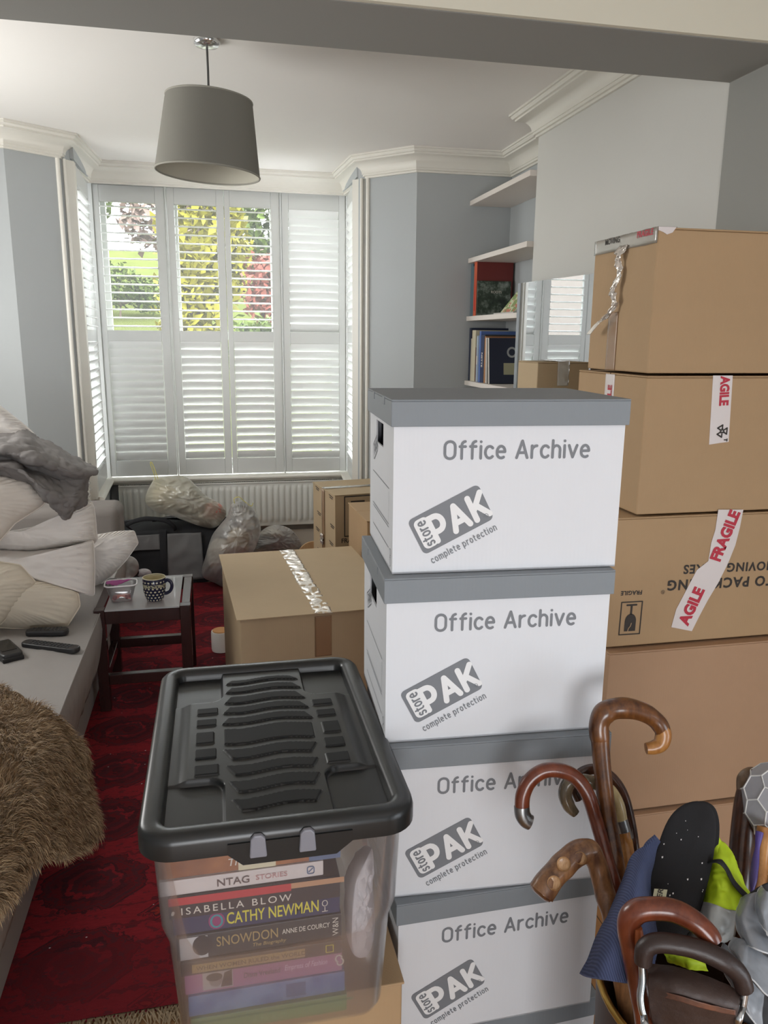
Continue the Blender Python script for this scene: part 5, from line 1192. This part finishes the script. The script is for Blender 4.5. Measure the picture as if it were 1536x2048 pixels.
for s in (-1, 1):
    b = MB()
    for k in range(520):
        x = -RWd + 2 * RWd * (k + rn.random()) / 520; L_ = rn.uniform(.035, .065); p0 = Vector((x, s * (RL - .004), .008)); p1 = p0 + Vector((rn.uniform(-.012, .012), s * L_ * .5, rn.uniform(-.001, .008))); p2 = p1 + Vector((rn.uniform(-.02, .02), s * L_ * .5, 0)); p2.z = .002
        w = .0018; b.add([p0 + Vector((-w, 0, 0)), p0 + Vector((w, 0, 0)), p1 + Vector((w, 0, 0)), p1 + Vector((-w, 0, 0)), p2 + Vector((w * .6, 0, 0)), p2 - Vector((w * .6, 0, 0))], [(0, 1, 2, 3), (3, 2, 4, 5)])
    tag(b.build('fringe', FR, rug), kind='stuff')

# ------------------------------------------------------------ sofa
SOF = mat('grey_sofa_cover', lin(156, 152, 149), .9, var=.05, vs=6, bump=.25, bs=26, bd=.004); SOFA2 = mat('grey_beige_upholstery', lin(132, 126, 122), .9, bump=.2, bs=300, bd=.001)
sofa = thing('sofa', 'pale grey covered sofa along the left side of the room', 'sofa', (-1.0, 2.7, 0))
def soft(nm, x0, x1, y0, y1, z0, z1, m, bev=.03, wr=.0, parent=None):
    return MB().box(x0, x1, y0, y1, z0, z1).build(nm, m, parent or sofa, bevel=bev, seg=4, smooth=50)
soft('base', -.60, .47, -1.55, 1.55, .0145, .27, SOF, .02)
def cush(u, v):
    x = -.58 + u * 1.10; y = -1.545 + v * 2.98
    s = Vector((x * 3, y * 3, 0)); wrk = .007 * ridge(Vector((x * 3 + y * 1.2, y * 5.2, 1)) + Vector((.5, .5, 0)) * noise.noise(Vector((x * 4, y * 4, 7)))) + .005 * max(0, ridge(Vector((x * 6, y * 14 + x * 5, 4))) - .3) + .003 * fbm(Vector((x * 9, y * 9, 2)))
    return Vector((x, y, .432 + wrk * min(1, u * 6) * min(1, (1 - u) * 9)))
top_ = [[cush(i / 79, j / 159) for i in range(80)] for j in range(160)]
b = MB(); vs = []; n = 80 + 8
for j in range(160):
    y = top_[j][0].y; r_ = list(top_[j]); e = r_[-1]
    for q in range(1, 9):
        t_ = q / 8; x = .52 + .012 * sin(t_ * pi / 2) - .045 * max(0, t_ - .25); z = .432 - .02 * (1 - cos(min(1, t_ * 3) * pi / 2)) - .20 * t_
        x += .008 * noise.noise(Vector((y * 14, t_ * 1.5, 3))) * t_ + .004 * noise.noise(Vector((y * 40, t_, 3)))
        r_.append(Vector((x, y, z)))
    vs += r_
b.add(vs, [(j * n + i, j * n + i + 1, (j + 1) * n + i + 1, (j + 1) * n + i) for j in range(159) for i in range(n - 1)])
b.build('seat_cushion', SOF, sofa, smooth=60, solid=.012)
MB().tube([(.524, -1.54 + 2.97 * k / 60, .436 + .002 * noise.noise(Vector((k * .3, 0, 0)))) for k in range(61)], .0032, 6).build('piping', SOF, sofa, smooth=80)
ar = soft('armrest', -.62, .50, 1.435, 1.68, .0145, .655, SOFA2, .045)
MB().box(-.60, .495, 1.455, 1.457, .60, .605).build('seam', SOFA2, ar)
soft('armrest', -.62, .47, -1.80, -1.555, .0145, .655, SOFA2, .045)
soft('backrest', -.79, -.60, -1.80, 1.68, .0145, .80, SOFA2, .06)

# pillows and bedding piled at the far end -------------------------------------------------------
PIL = mat('ivory_pillow_cotton', lin(222, 214, 204), .85, bump=.1, bs=40, bd=.003); DUV = mat('white_down_cotton', lin(230, 225, 220), .8, bump=.12, bs=60, bd=.003); GRY = mat('grey_linen_duvet', lin(122, 118, 116), .9, var=.06, vs=8, bump=.15, bs=90, bd=.002)
CRM = mat('cream_pillow_cotton', lin(220, 210, 192), .85, bump=.1, bs=40, bd=.003)
def pillow(label, pts, Y, hf, hb, m, nm='pillow', cat='pillow', tilt=None, wr=.010, fr=7, seed=1, pk=.006, ridged=True, pw=2.6, grp='pillows piled on the sofa', piping=True, K=36, N=190, so=False):
    O = [at(x, y, (Y(x, y) if callable(Y) else Y)) for x, y in pts]
    nr_ = Vector(tilt or (.25, -1, .25)); r = inflate(O, nr_, hf, hb, N=N, K=K, wr=wr, freq=fr, seed=seed, pw=pw, pucker=pk, ridged=ridged, smooth_outline=so, npk=60, wr2=.0055, fr2=17, stretch=(.8, 1, 1.3)).build(nm, m, smooth=80)
    tag(r, label, cat, grp)
    if piping: MB().tube(catmull(O, N, True) if so else linres(O, N), .0038, 6, closed=True).build('piping', m, r, smooth=80)
    return r
pillow('lowest ivory pillow, lying flat on the seat beside the remotes', [(-230, 1190), (-60, 1166), (90, 1166), (156, 1186), (160, 1212), (132, 1256), (60, 1258), (-60, 1252), (-230, 1258)], 3.00, .10, .03, CRM, seed=1, tilt=(.15, -1, .75), wr=.008)
pillow('ivory pillow leaning at the left edge above the lowest one', [(-260, 1130), (-80, 1112), (40, 1130), (72, 1165), (40, 1205), (0, 1250), (-120, 1262), (-260, 1240)], 2.95, .08, .04, CRM, seed=2, wr=.007)
pillow('big white pillow in the middle of the pile with a crisp right corner seam', [(-260, 1095), (-80, 1098), (60, 1104), (130, 1096), (186, 1080), (189, 1130), (188, 1192), (140, 1180), (60, 1160), (-40, 1150), (-260, 1140)], 3.08, .14, .14, DUV, seed=3, wr=.013, fr=5.5, pk=.010)
pillow('plump white down pillow poking out right, toward the black holdall', [(60, 1090), (150, 1078), (232, 1064), (268, 1062), (276, 1086), (252, 1120), (222, 1152), (190, 1176), (150, 1186), (60, 1180)], 3.52, .12, .08, DUV, seed=4, wr=.012, fr=9, pk=.014, tilt=(.3, -1, .5))
pillow('puffy white duvet roll under the grey linen', [(-260, 1050), (-60, 1070), (60, 1056), (120, 1034), (170, 1006), (186, 1012), (192, 1060), (190, 1084), (150, 1094), (60, 1106), (-60, 1104), (-260, 1100)], 3.16, .15, .14, DUV, seed=5, wr=.018, fr=6.5, pk=.010, nm='duvet', cat='duvet', so=True)
pillow('flat ivory pillow tucked under the grey linen at the left edge', [(-260, 930), (-80, 944), (10, 952), (60, 966), (92, 1000), (84, 1012), (30, 1046), (-10, 1092), (-120, 1100), (-260, 1090)], 2.98, .09, .12, PIL, seed=6, wr=.008, tilt=(.3, -1, .35))
pillow('white duvet rising at the far left above the grey linen', [(-260, 700), (-120, 736), (-40, 782), (20, 826), (70, 868), (90, 900), (40, 930), (-80, 940), (-260, 930)], 3.42, .10, .16, DUV, seed=7, wr=.014, fr=6, nm='duvet', cat='duvet', piping=False, so=True)
g0 = [[at(-240, 900, 3.30), at(-80, 878, 3.34), at(0, 866, 3.36), at(40, 862, 3.38), at(84, 878, 3.38), at(130, 902, 3.36), at(176, 926, 3.32)],
      [at(-240, 930, 3.0), at(-80, 898, 3.02), at(0, 886, 3.05), at(50, 888, 3.06), at(100, 904, 3.06), at(150, 924, 3.06), at(194, 938, 3.12)],
      [at(-240, 950, 2.90), at(-80, 912, 2.92), at(0, 904, 2.95), at(60, 916, 2.92), at(110, 934, 2.94), at(160, 946, 2.98), at(192, 946, 3.06)],
      [at(-240, 965, 2.94), at(-80, 925, 2.95), at(10, 918, 2.99), at(70, 940, 3.00), at(120, 958, 3.0), at(160, 958, 3.02), at(180, 954, 3.08)],
      [at(-240, 985, 2.88), at(-80, 935, 2.89), at(20, 932, 2.92), at(80, 968, 2.90), at(124, 990, 2.92), at(158, 988, 2.96), at(178, 990, 3.06)],
      [at(-240, 1000, 2.90), at(-80, 940, 2.90), at(40, 952, 2.93), at(88, 992, 2.90), at(126, 1020, 2.92), at(150, 1014, 2.96), at(172, 1008, 3.06)],
      [at(-240, 1010, 2.95), at(-80, 945, 2.94), at(52, 966, 2.96), at(96, 1008, 2.94), at(126, 1038, 2.95), at(142, 1028, 3.0), at(156, 1020, 3.08)]]
gl = patch(g0, 110, 90, wr=.015, freq=9, seed=4, ridged=True, stretch=(1, 1, 1.7)).build('duvet_cover', GRY, smooth=85, solid=.008)
tag(gl, 'crumpled dark grey linen cover thrown on top of the pillows', 'duvet cover')
b = MB()
for k, (x, y) in enumerate(((180, 966), (182, 978), (180, 990), (178, 1000))): b.tube([at(x - 2, y - 4, 3.04), at(x + 1, y, 3.03), at(x - 2, y + 4, 3.04)], .0022, 6)
b.build('button_edge', mat('pale_buttons', lin(190, 186, 178), .4), gl, smooth=60)

# fur throw ------------------------------------------------------------------------------------------
FUR = mat('brown_fur_hide', lin(112, 92, 68), .95)
F0 = [[(-1.02, 2.44, .47), (-.86, 2.42, .475), (-.66, 2.37, .485), (-.53, 2.24, .48), (-.462, 2.20, .455), (-.440, 2.26, .36), (-.435, 2.34, .23), (-.43, 2.36, .17)],
      [(-1.02, 2.22, .49), (-.86, 2.16, .50), (-.66, 2.10, .51), (-.54, 2.05, .50), (-.455, 2.04, .45), (-.420, 2.10, .32), (-.400, 2.16, .17), (-.39, 2.2, .07)],
      [(-1.02, 1.95, .48), (-.86, 1.92, .49), (-.66, 1.90, .495), (-.54, 1.87, .50), (-.455, 1.84, .46), (-.430, 1.88, .34), (-.42, 1.92, .23), (-.405, 1.96, .165)],
      [(-1.02, 1.70, .50), (-.86, 1.68, .51), (-.66, 1.66, .52), (-.54, 1.65, .515), (-.455, 1.64, .47), (-.425, 1.66, .41), (-.425, 1.69, .365), (-.43, 1.71, .335)],
      [(-1.02, 1.42, .48), (-.86, 1.42, .49), (-.66, 1.42, .50), (-.54, 1.41, .50), (-.46, 1.40, .465), (-.445, 1.42, .44), (-.445, 1.43, .42), (-.45, 1.44, .405)]]
F0 = [[Vector(p) for p in r_] for r_ in F0]
fm = patch(F0, 80, 60, wr=.020, freq=5.5, seed=9, ridged=True)
fur = fm.build('fur_throw', FUR, smooth=80, solid=.006); tag(fur, 'shaggy brown fur throw draped over the near end of the sofa', 'throw')
def fur_hair(V, F, n, L, seed, name, parent, mats):
    rn = random.Random(seed); b = MB(); tri = []
    for f in F: tri += [(f[0], f[1], f[2]), (f[0], f[2], f[3])]
    areas = []; acc = 0
    for t_ in tri:
        a = (V[t_[1]] - V[t_[0]]).cross(V[t_[2]] - V[t_[0]]).length; acc += a; areas.append(acc)
    import bisect
    for _ in range(n):
        t_ = tri[min(len(tri) - 1, bisect.bisect(areas, rn.random() * acc))]; u, v = rn.random(), rn.random()
        if u + v > 1: u, v = 1 - u, 1 - v
        p = V[t_[0]] + (V[t_[1]] - V[t_[0]]) * u + (V[t_[2]] - V[t_[0]]) * v
        nn = (V[t_[1]] - V[t_[0]]).cross(V[t_[2]] - V[t_[0]]).normalized()
        if nn.x * .6 + nn.z - nn.y * .35 < 0: nn = -nn
        q = p * 9; clump = Vector((noise.noise(q), noise.noise(q + Vector((7, 0, 0))), noise.noise(q + Vector((0, 7, 0)))))
        d = (nn * (.75 + .25 * nn.z) + Vector((.12, -.15, -.50 * (1 - .75 * max(0, nn.z)))) + clump * .75 + Vector((rn.uniform(-1, 1), rn.uniform(-1, 1), rn.uniform(-1, 1))) * .22).normalized()
        l = L * rn.uniform(.6, 1.25); sd = d.cross(Vector((rn.uniform(-1, 1), rn.uniform(-1, 1), rn.uniform(-1, 1)))).normalized() * .0009
        m_ = p + d * l * .55; e = p + (d + Vector((0, 0, -.45)) + clump * .2).normalized() * l
        b.add([p - sd, p + sd, m_ + sd * .8, m_ - sd * .8, e], [(0, 1, 2, 3), (3, 2, 4)], 0 if rn.random() < .62 else 1)
    o = b.build(name, mats, parent); tag(o, kind='stuff'); return o
fur_hair(fm.v, fm.f, 46000, .030, 4, 'fur_pile', fur, [mat('fur_brown', lin(136, 110, 80), .7, sheen=.3), mat('fur_tips', lin(190, 164, 128), .6, sheen=.3)])

# remote controls ------------------------------------------------------------------------------------
RBLK = mat('remote_black', lin(38, 38, 40), .4); RKEY = mat('remote_keys', lin(66, 67, 70), .5)
def remote(label, c, rz, L_, W_, H_, nk, grp='remote controls on the sofa'):
    r = thing('remote_control', label, 'remote control', c, rz, grp)
    b = MB().prism(_rr(-L_ / 2, -W_ / 2, L_ / 2, W_ / 2, W_ * .42, 5)[:-1], 0, H_); b.build('case', RBLK, r, bevel=H_ * .3, seg=3, smooth=40)
    b = MB()
    for i in range(nk):
        for j in range(3):
            x = -L_ * .36 + i * L_ * .74 / nk; y = (j - 1) * W_ * .26; b.box(x, x + L_ * .04, y - W_ * .08, y + W_ * .08, H_ - .001, H_ + .0018)
    b.build('keypad', RKEY, r, bevel=.0006); return r
remote('chunky black remote control nearest the pillows', (-.630, 2.905, .4425), radians(-6), .150, .048, .022, 8)
remote('long slim black remote control lying in the middle of the seat', (-.592, 2.762, .4425), radians(-27), .225, .046, .018, 12)
r = thing('gadget', 'black angular gadget at the left edge of the seat', 'gadget', (-.73, 2.735, .4425), radians(-62))
b = MB().prism([(-.075, -.032), (.06, -.036), (.085, -.03), (.085, .03), (.06, .036), (-.075, .032)], 0, .030); b.build('case', RBLK, r, bevel=.008, seg=3, smooth=40)
MB().box(-.06, .045, -.024, .024, .0295, .0315).build('screen', mat('glossy_black', lin(20, 20, 22), .08), r, bevel=.001)
MB().box(.062, .088, -.034, .034, .002, .020).build('foot', RBLK, r, bevel=.004)

# ------------------------------------------------------------ side table, mug and fruit tub
TW = mat('dark_stained_wood', lin(50, 30, 28), .22, var=.15, vs=6, stretch=(3, 3, .6), coat=.3); GLT = mat('table_glass', (.72, .74, .76, 1), .04, alpha=.42, spec=1.0)
TX0, TX1, TY0, TY1, TZ = -.500, -.124, 3.118, 3.560, .45
tb = thing('side_table', 'small dark wood side table with a glass top, beside the sofa', 'table', ((TX0 + TX1) / 2, (TY0 + TY1) / 2, 0))
hw, hd_ = (TX1 - TX0) / 2, (TY1 - TY0) / 2; lg = .042
for sx in (-1, 1):
    for sy in (-1, 1):
        x0 = sx * hw - (lg if sx > 0 else 0); y0 = sy * hd_ - (lg if sy > 0 else 0)
        MB().box(x0, x0 + lg, y0, y0 + lg, .0138, TZ).build('leg', TW, tb, bevel=.002)
b = MB(); b.box(-hw + lg, hw - lg, -hd_ + .004, -hd_ + .030, TZ - .062, TZ - .007); b.box(-hw + lg, hw - lg, hd_ - .030, hd_ - .004, TZ - .062, TZ - .007)
b.box(-hw + .003, -hw + .036, -hd_ + lg, hd_ - lg, TZ - .062, TZ - .0004); b.box(hw - .036, hw - .003, -hd_ + lg, hd_ - lg, TZ - .062, TZ - .0004); b.build('apron', TW, tb, bevel=.002)
for y0 in (-hd_ + .006, hd_ - .036): MB().box(-hw + lg, hw - lg, y0, y0 + .030, .125, .168).build('crossbar', TW, tb, bevel=.002)
b = MB(); b.box(-hw + .006, -hw + .036, -hd_ + lg, hd_ - lg, .125, .168); b.build('crossbar', TW, tb, bevel=.002)
MB().box(-hw + lg + .001, hw - lg - .001, -hd_ - .002, hd_ - lg * .2, TZ - .0065, TZ + .0005).build('glass_top', GLT, tb, bevel=.001)
# mug
def mug_mat():
    t = NT('spotted_glaze'); x, y, z = t.xyz(t.coord()); an = t.math('DIVIDE', t.math('ARCTAN2', y, x), 2 * pi)
    rw = t.math('DIVIDE', z, .0128); ri_ = t.math('FLOOR', rw); fz = t.math('SUBTRACT', t.math('FRACT', rw), .5)
    fu_ = t.math('SUBTRACT', t.math('FRACT', t.math('ADD', t.math('MULTIPLY', an, 17), t.math('MULTIPLY', t.math('MODULO', ri_, 2), .5))), .5)
    dd = t.math('SQRT', t.math('ADD', t.math('POWER', fu_, 2), t.math('POWER', fz, 2))); dot = t.math('LESS_THAN', dd, .27)
    band = t.math('MULTIPLY', t.math('GREATER_THAN', z, .0615), t.math('LESS_THAN', z, .0745))
    c = t.mix(dot, lin(34, 36, 58), lin(196, 190, 168)); c = t.mix(band, c, t.mix(t.math('GREATER_THAN', t.noise(t.coord(), 160, 2), .55), lin(170, 166, 140), lin(60, 62, 74)))
    c = t.mix(t.math('GREATER_THAN', z, .0925), c, lin(34, 36, 58))
    t.l.new(c, t.bsdf.inputs['Base Color']); t.bsdf.inputs['Roughness'].default_value = .15; return t.mat
mg = thing('mug', 'dark blue mug with cream polka dots on the glass table', 'mug', (-.268, 3.215, TZ + .0008), radians(-20))
MB().lathe([(0, .003), (.028, 0), (.032, .001), (.040, .018), (.0455, .045), (.0462, .070), (.0465, .0965), (.0448, .0985), (.0432, .0965), (.0428, .060), (.038, .020), (.020, .010), (0, .009)], 56).build('body', [mug_mat()], mg, smooth=50)
MB().lathe([(.0430, .0955), (.0425, .060), (.0375, .0205), (.020, .0105), (0, .0095)], 56).build('glazed_inside', mat('cream_glaze', lin(206, 196, 160), .2), mg, smooth=60)
MB().lathe([(.0468, .0968), (.0458, .0990), (.0440, .0990), (.0428, .0968)], 56).build('rim', MATS['cream_glaze'], mg, smooth=60)
rod(mg, 'handle', [(.0445, 0, .080), (.058, .0, .088), (.072, 0, .080), (.076, 0, .062), (.068, 0, .042), (.054, 0, .032), (.0445, 0, .030)], [.006, .006, .0058, .0055, .0052, .0055, .006], mat('dark_blue_glaze', lin(38, 40, 62), .15), 36, flat=1.3)
# fruit tub: rim, clear sides, torn film
TUBM = sheet_mat('clear_food_plastic', lin(214, 206, 212), clear=.90, rough=.1, gloss=.2, transl=.4)
ft = thing('food_tub', 'small clear plastic fruit tub with purple film and red dregs', 'tub', (-.402, 3.235, TZ + .0008), radians(4))
loft([ring(.082, .058, .016, .001, 0, 0, 5), ring(.086, .062, .018, .012, 0, 0, 5), ring(.118, .088, .022, .072, 0, 0, 5)], cap0=True).build('sides', TUBM, ft, smooth=40, solid=.0008)
b = MB(); b.tube(ring(.126, .096, .024, .073, 0, 0, 6), .0030, 8, closed=True); b.build('rim', mat('white_rim_plastic', lin(232, 228, 230), .25), ft, smooth=80)
MB().grid(lambda u, v: Vector((-.058 + .104 * u * (1 - .62 * v), .042 - .040 * v, .0745 + .004 * noise.noise(Vector((u * 4, v * 4, 1))) - .012 * v * u)), 18, 10).build('film_lid', mat('purple_film', lin(154, 52, 128), .25), ft, smooth=60, solid=.0006)
b = MB(); b.grid(lambda u, v: Vector(((u - .5) * .074, (v - .5) * .05, .010 + .014 * (1 - abs(2 * u - 1)) + .003 * noise.noise(Vector((u * 5, v * 5, 0))))), 16, 12); b.build('absorbent_pad', mat('pink_pad', lin(228, 134, 118), .6), ft, smooth=60, solid=.002)
for (x, y) in ((-.026, -.018), (.030, -.010), (.022, -.016)):
    M_ = Matrix.Translation((x, y, .016)); MB().lathe([(0, -.010), (.007, -.008), (.0105, 0), (.008, .008), (0, .0105)], 14, M=M_).build('berry', mat('dark_red_berry', lin(120, 20, 28), .35, bump=.5, bs=260, bd=.002), ft, smooth=70)

# ------------------------------------------------------------ black holdall and sacks by the radiator
BAG = mat('black_bag_nylon', lin(22, 23, 27), .75, bump=.2, bs=26, bd=.004); BAGG = mat('grey_bag_panel', lin(112, 112, 112), .8, bump=.12, bs=30, bd=.004)
hb_ = thing('holdall', 'big black holdall with grey panels, under the yellow drawstring sack', 'bag', (-.30, 5.02, 0))
def bagf(u, v):
    a = 2 * pi * u; ex = abs(cos(a)) ** .38 * (1 if cos(a) > 0 else -1); ey = abs(sin(a)) ** .38 * (1 if sin(a) > 0 else -1)
    t_ = v; rx = (.44 - .03 * t_ ** 3) * (.96 if t_ < .04 else 1); ry = .20 - .05 * t_ ** 2
    if v > .86: k = (v - .86) / .14; rx *= 1 - .75 * k ** 2; ry *= 1 - .9 * k ** 2
    p = Vector((ex * rx, ey * ry, .012 + .375 * min(1, t_ * 1.02)))
    n = fbm(p * 7) * .014; return p + Vector((ex * n, ey * n, n * .6 - .02 * abs(ex) * v))
MB().grid(bagf, 96, 34, wrapu=True).build('body', BAG, hb_, smooth=70, subsurf=0)
def fpanel(nm, x0, x1, z0, z1, m, o=.004, tp=0.0):
    def fn(u, v):
        x = x0 + (x1 - x0) * u + tp * (1 - v) * (u - .5); z = z0 + (z1 - z0) * v; q = bagf((1.5 * pi + (.0)) / (2 * pi), 0)
        yy = -(.20 - .05 * (z / .38) ** 2) - o - .010 * fbm(Vector((x * 7, -.2 * 7, z * 7))) * 0
        nz = fbm(Vector((x, -.19, z)) * 7) * .014
        return Vector((x, yy - nz - .003, z))
    MB().grid(fn, 22, 20).build(nm, m, hb_, smooth=70, solid=.003)
fpanel('grey_panel', -.255, -.055, .235, .330, BAGG, .012); fpanel('grey_panel', -.010, .195, .040, .330, BAGG, .012, tp=.02)
fpanel('strap', -.056, -.016, .02, .36, BAG, .017)
rod(hb_, 'carry_handle', [(-.22, -.16, .36), (-.24, -.19, .40), (-.14, -.20, .435), (-.02, -.20, .42), (.03, -.19, .38), (.04, -.17, .35)], [.013, .013, .013, .013, .013, .013], BAG, 40, flat=.35)
rod(hb_, 'zip', [(-.38, .0, .38), (-.1, -.02, .395), (.2, 0, .39), (.38, .01, .375)], [.007, .007, .007], mat('zip_grey', lin(70, 72, 76), .5), 30, flat=.4)
SACK = sheet_mat('milky_sack_film', lin(232, 228, 208), clear=.44, rough=.3, gloss=.2, transl=.45); SACKW = sheet_mat('white_sack_film', lin(230, 228, 226), clear=.50, rough=.28, gloss=.22, transl=.45)
YTIE = mat('yellow_drawstring', lin(214, 204, 96), .4)
CL = [mat('pinkish_clothes', lin(206, 140, 128), .85, var=.2, vs=12), mat('beige_clothes', lin(196, 182, 154), .85, var=.15, vs=12), mat('grey_clothes', lin(130, 128, 130), .85, var=.2, vs=12), mat('cream_paper', lin(214, 204, 184), .85, var=.1, vs=10)]
def sack(label, px, Y, hf, hb2, seed, film, cont, tie=None, wr=.03, fr=7, grp='plastic sacks by the radiator'):
    O = [at(x, y, Y) for x, y in px]; r = inflate(O, (.15, -1, .3), hf, hb2, N=130, K=36, wr=wr, freq=fr, seed=seed, pw=2.2, pucker=.010, npk=40, ridged=True, stretch=(1, 1, 1.4), wr2=.012, fr2=19).build('plastic_sack', film, smooth=80)
    tag(r, label, 'plastic sack', grp)
    for k, (cx_, cy2, w_, h_, m) in enumerate(cont):
        Oc = [at(cx_ + w_ * cos(a), cy2 + h_ * sin(a), Y) for a in [2 * pi * q / 10 for q in range(10)]]
        inflate(Oc, (.15, -1, .3), hf * .72, hb2 * .6, N=40, K=9, wr=.012, freq=14, seed=seed + k).build('contents', m, r, smooth=80)
    if tie:
        rod(r, 'drawstring', [at(x, y, Y - .03) for x, y in tie], [.005] * 3, YTIE, 40, flat=.4)
    return r
sack('milky sack with yellow drawstring lying across the black holdall', [(290, 1000), (302, 968), (316, 956), (365, 952), (392, 972), (412, 992), (436, 1006), (452, 1024), (446, 1040), (428, 1056), (400, 1052), (350, 1034), (306, 1020)], 4.86, .15, .14, 3, SACK,
     [(330, 992, 26, 20, CL[1]), (376, 1010, 30, 20, CL[2]), (425, 1022, 22, 18, CL[0])], [(312, 972, ), (309, 950), (301, 928), (304, 926), (312, 946), (318, 968), (310, 980)], wr=.022)
sack('tall crumpled clear sack right of the holdall', [(404, 1150), (412, 1110), (424, 1072), (440, 1050), (456, 1030), (462, 1010), (478, 1002), (490, 1004), (508, 1020), (520, 1048), (518, 1075), (505, 1105), (480, 1140), (452, 1172), (430, 1166)], 4.72, .14, .13, 6, SACKW,
     [(440, 1110, 26, 34, CL[3]), (476, 1080, 22, 26, CL[1]), (452, 1142, 24, 18, CL[2])], [(470, 1008), (468, 998), (478, 994), (488, 1002), (502, 1012), (506, 1006)], wr=.03, fr=8)
sack('low grey white sack tied flat, farthest right of the sacks', [(500, 1098), (512, 1080), (528, 1058), (552, 1050), (576, 1056), (592, 1070), (602, 1090), (600, 1104), (560, 1112), (515, 1112)], 4.95, .12, .12, 9, SACKW, [(550, 1086, 40, 18, CL[2]), (545, 1070, 20, 12, CL[3])], None, wr=.018)
# odds and ends on the boards
def scrap(label, x, y, Y, rx, rz, m, seed, nm='crumpled_bag', cat='bag'):
    O = [at(x + rx * cos(a), y + rz * sin(a), Y) for a in [2 * pi * q / 10 for q in range(10)]]
    return tag(inflate(O, (.1, -1, .3), .035, .04, N=40, K=10, wr=.012, freq=24, seed=seed, ridged=True).build(nm, m, smooth=60), label, cat)
scrap('crumpled white carrier bag on the floor under the down pillow', 258, 1134, 4.05, 20, 22, SACKW, 2)
scrap('small crumpled white paper beside the mug, near the holdall', 288, 1146, 4.55, 15, 9, mat('crumpled_white_paper', (1, 1, 1, 1)), 4, 'crumpled_paper', 'paper')
scrap('small black cloth bundle between the white scraps', 269, 1144, 4.4, 9, 9, mat('black_strap', (1, 1, 1, 1)), 5, 'cloth_bundle', 'cloth')
wd = thing('wooden_disc', 'round pale wooden board standing behind the printed box', 'board', (.60, 4.86, .155), 0)
MB().lathe([(0, -.009), (.112, -.009), (.116, -.005), (.116, .005), (.112, .009), (0, .009)], 40, M=Matrix.Rotation(radians(82), 4, 'X') @ Matrix.Identity(4)).build('board', wood('pale_wood', lin(190, 150, 104), lin(210, 174, 130), .5, sc=5), wd, smooth=40)
wd.location.z = .118
rl = thing('paper_roll', 'small white roll on an orange base beside the taped box', 'roll', tuple(atz(443, 1300, .012).xy) + (.0138,))
MB().lathe([(.016, 0), (.045, 0), (.047, .01), (.047, .09), (.045, .10), (.016, .10), (.016, 0)], 28).build('roll', mat('white_tissue', lin(226, 222, 214), .85), rl, smooth=40)
MB().lathe([(0, .1002), (.040, .1002), (.040, .104), (0, .104)], 24).build('cap', mat('orange_card', lin(196, 140, 84), .6), rl, smooth=40)
# lint on the rug
rn = random.Random(11); b = MB()
for _ in range(26):
    x, y = rn.uniform(-.5, -.05), rn.uniform(1.7, 3.6); s = rn.uniform(.001, .003); b.add([(x - s, y, .0145), (x, y - s * .6, .0145), (x + s * 1.4, y, .015), (x, y + s * .7, .0148)], [(0, 1, 2, 3)])
tag(b.build('lint', MATS['white_lint']), 'tiny white flecks of lint scattered on the red rug', 'lint', kind='stuff')
print('far done')
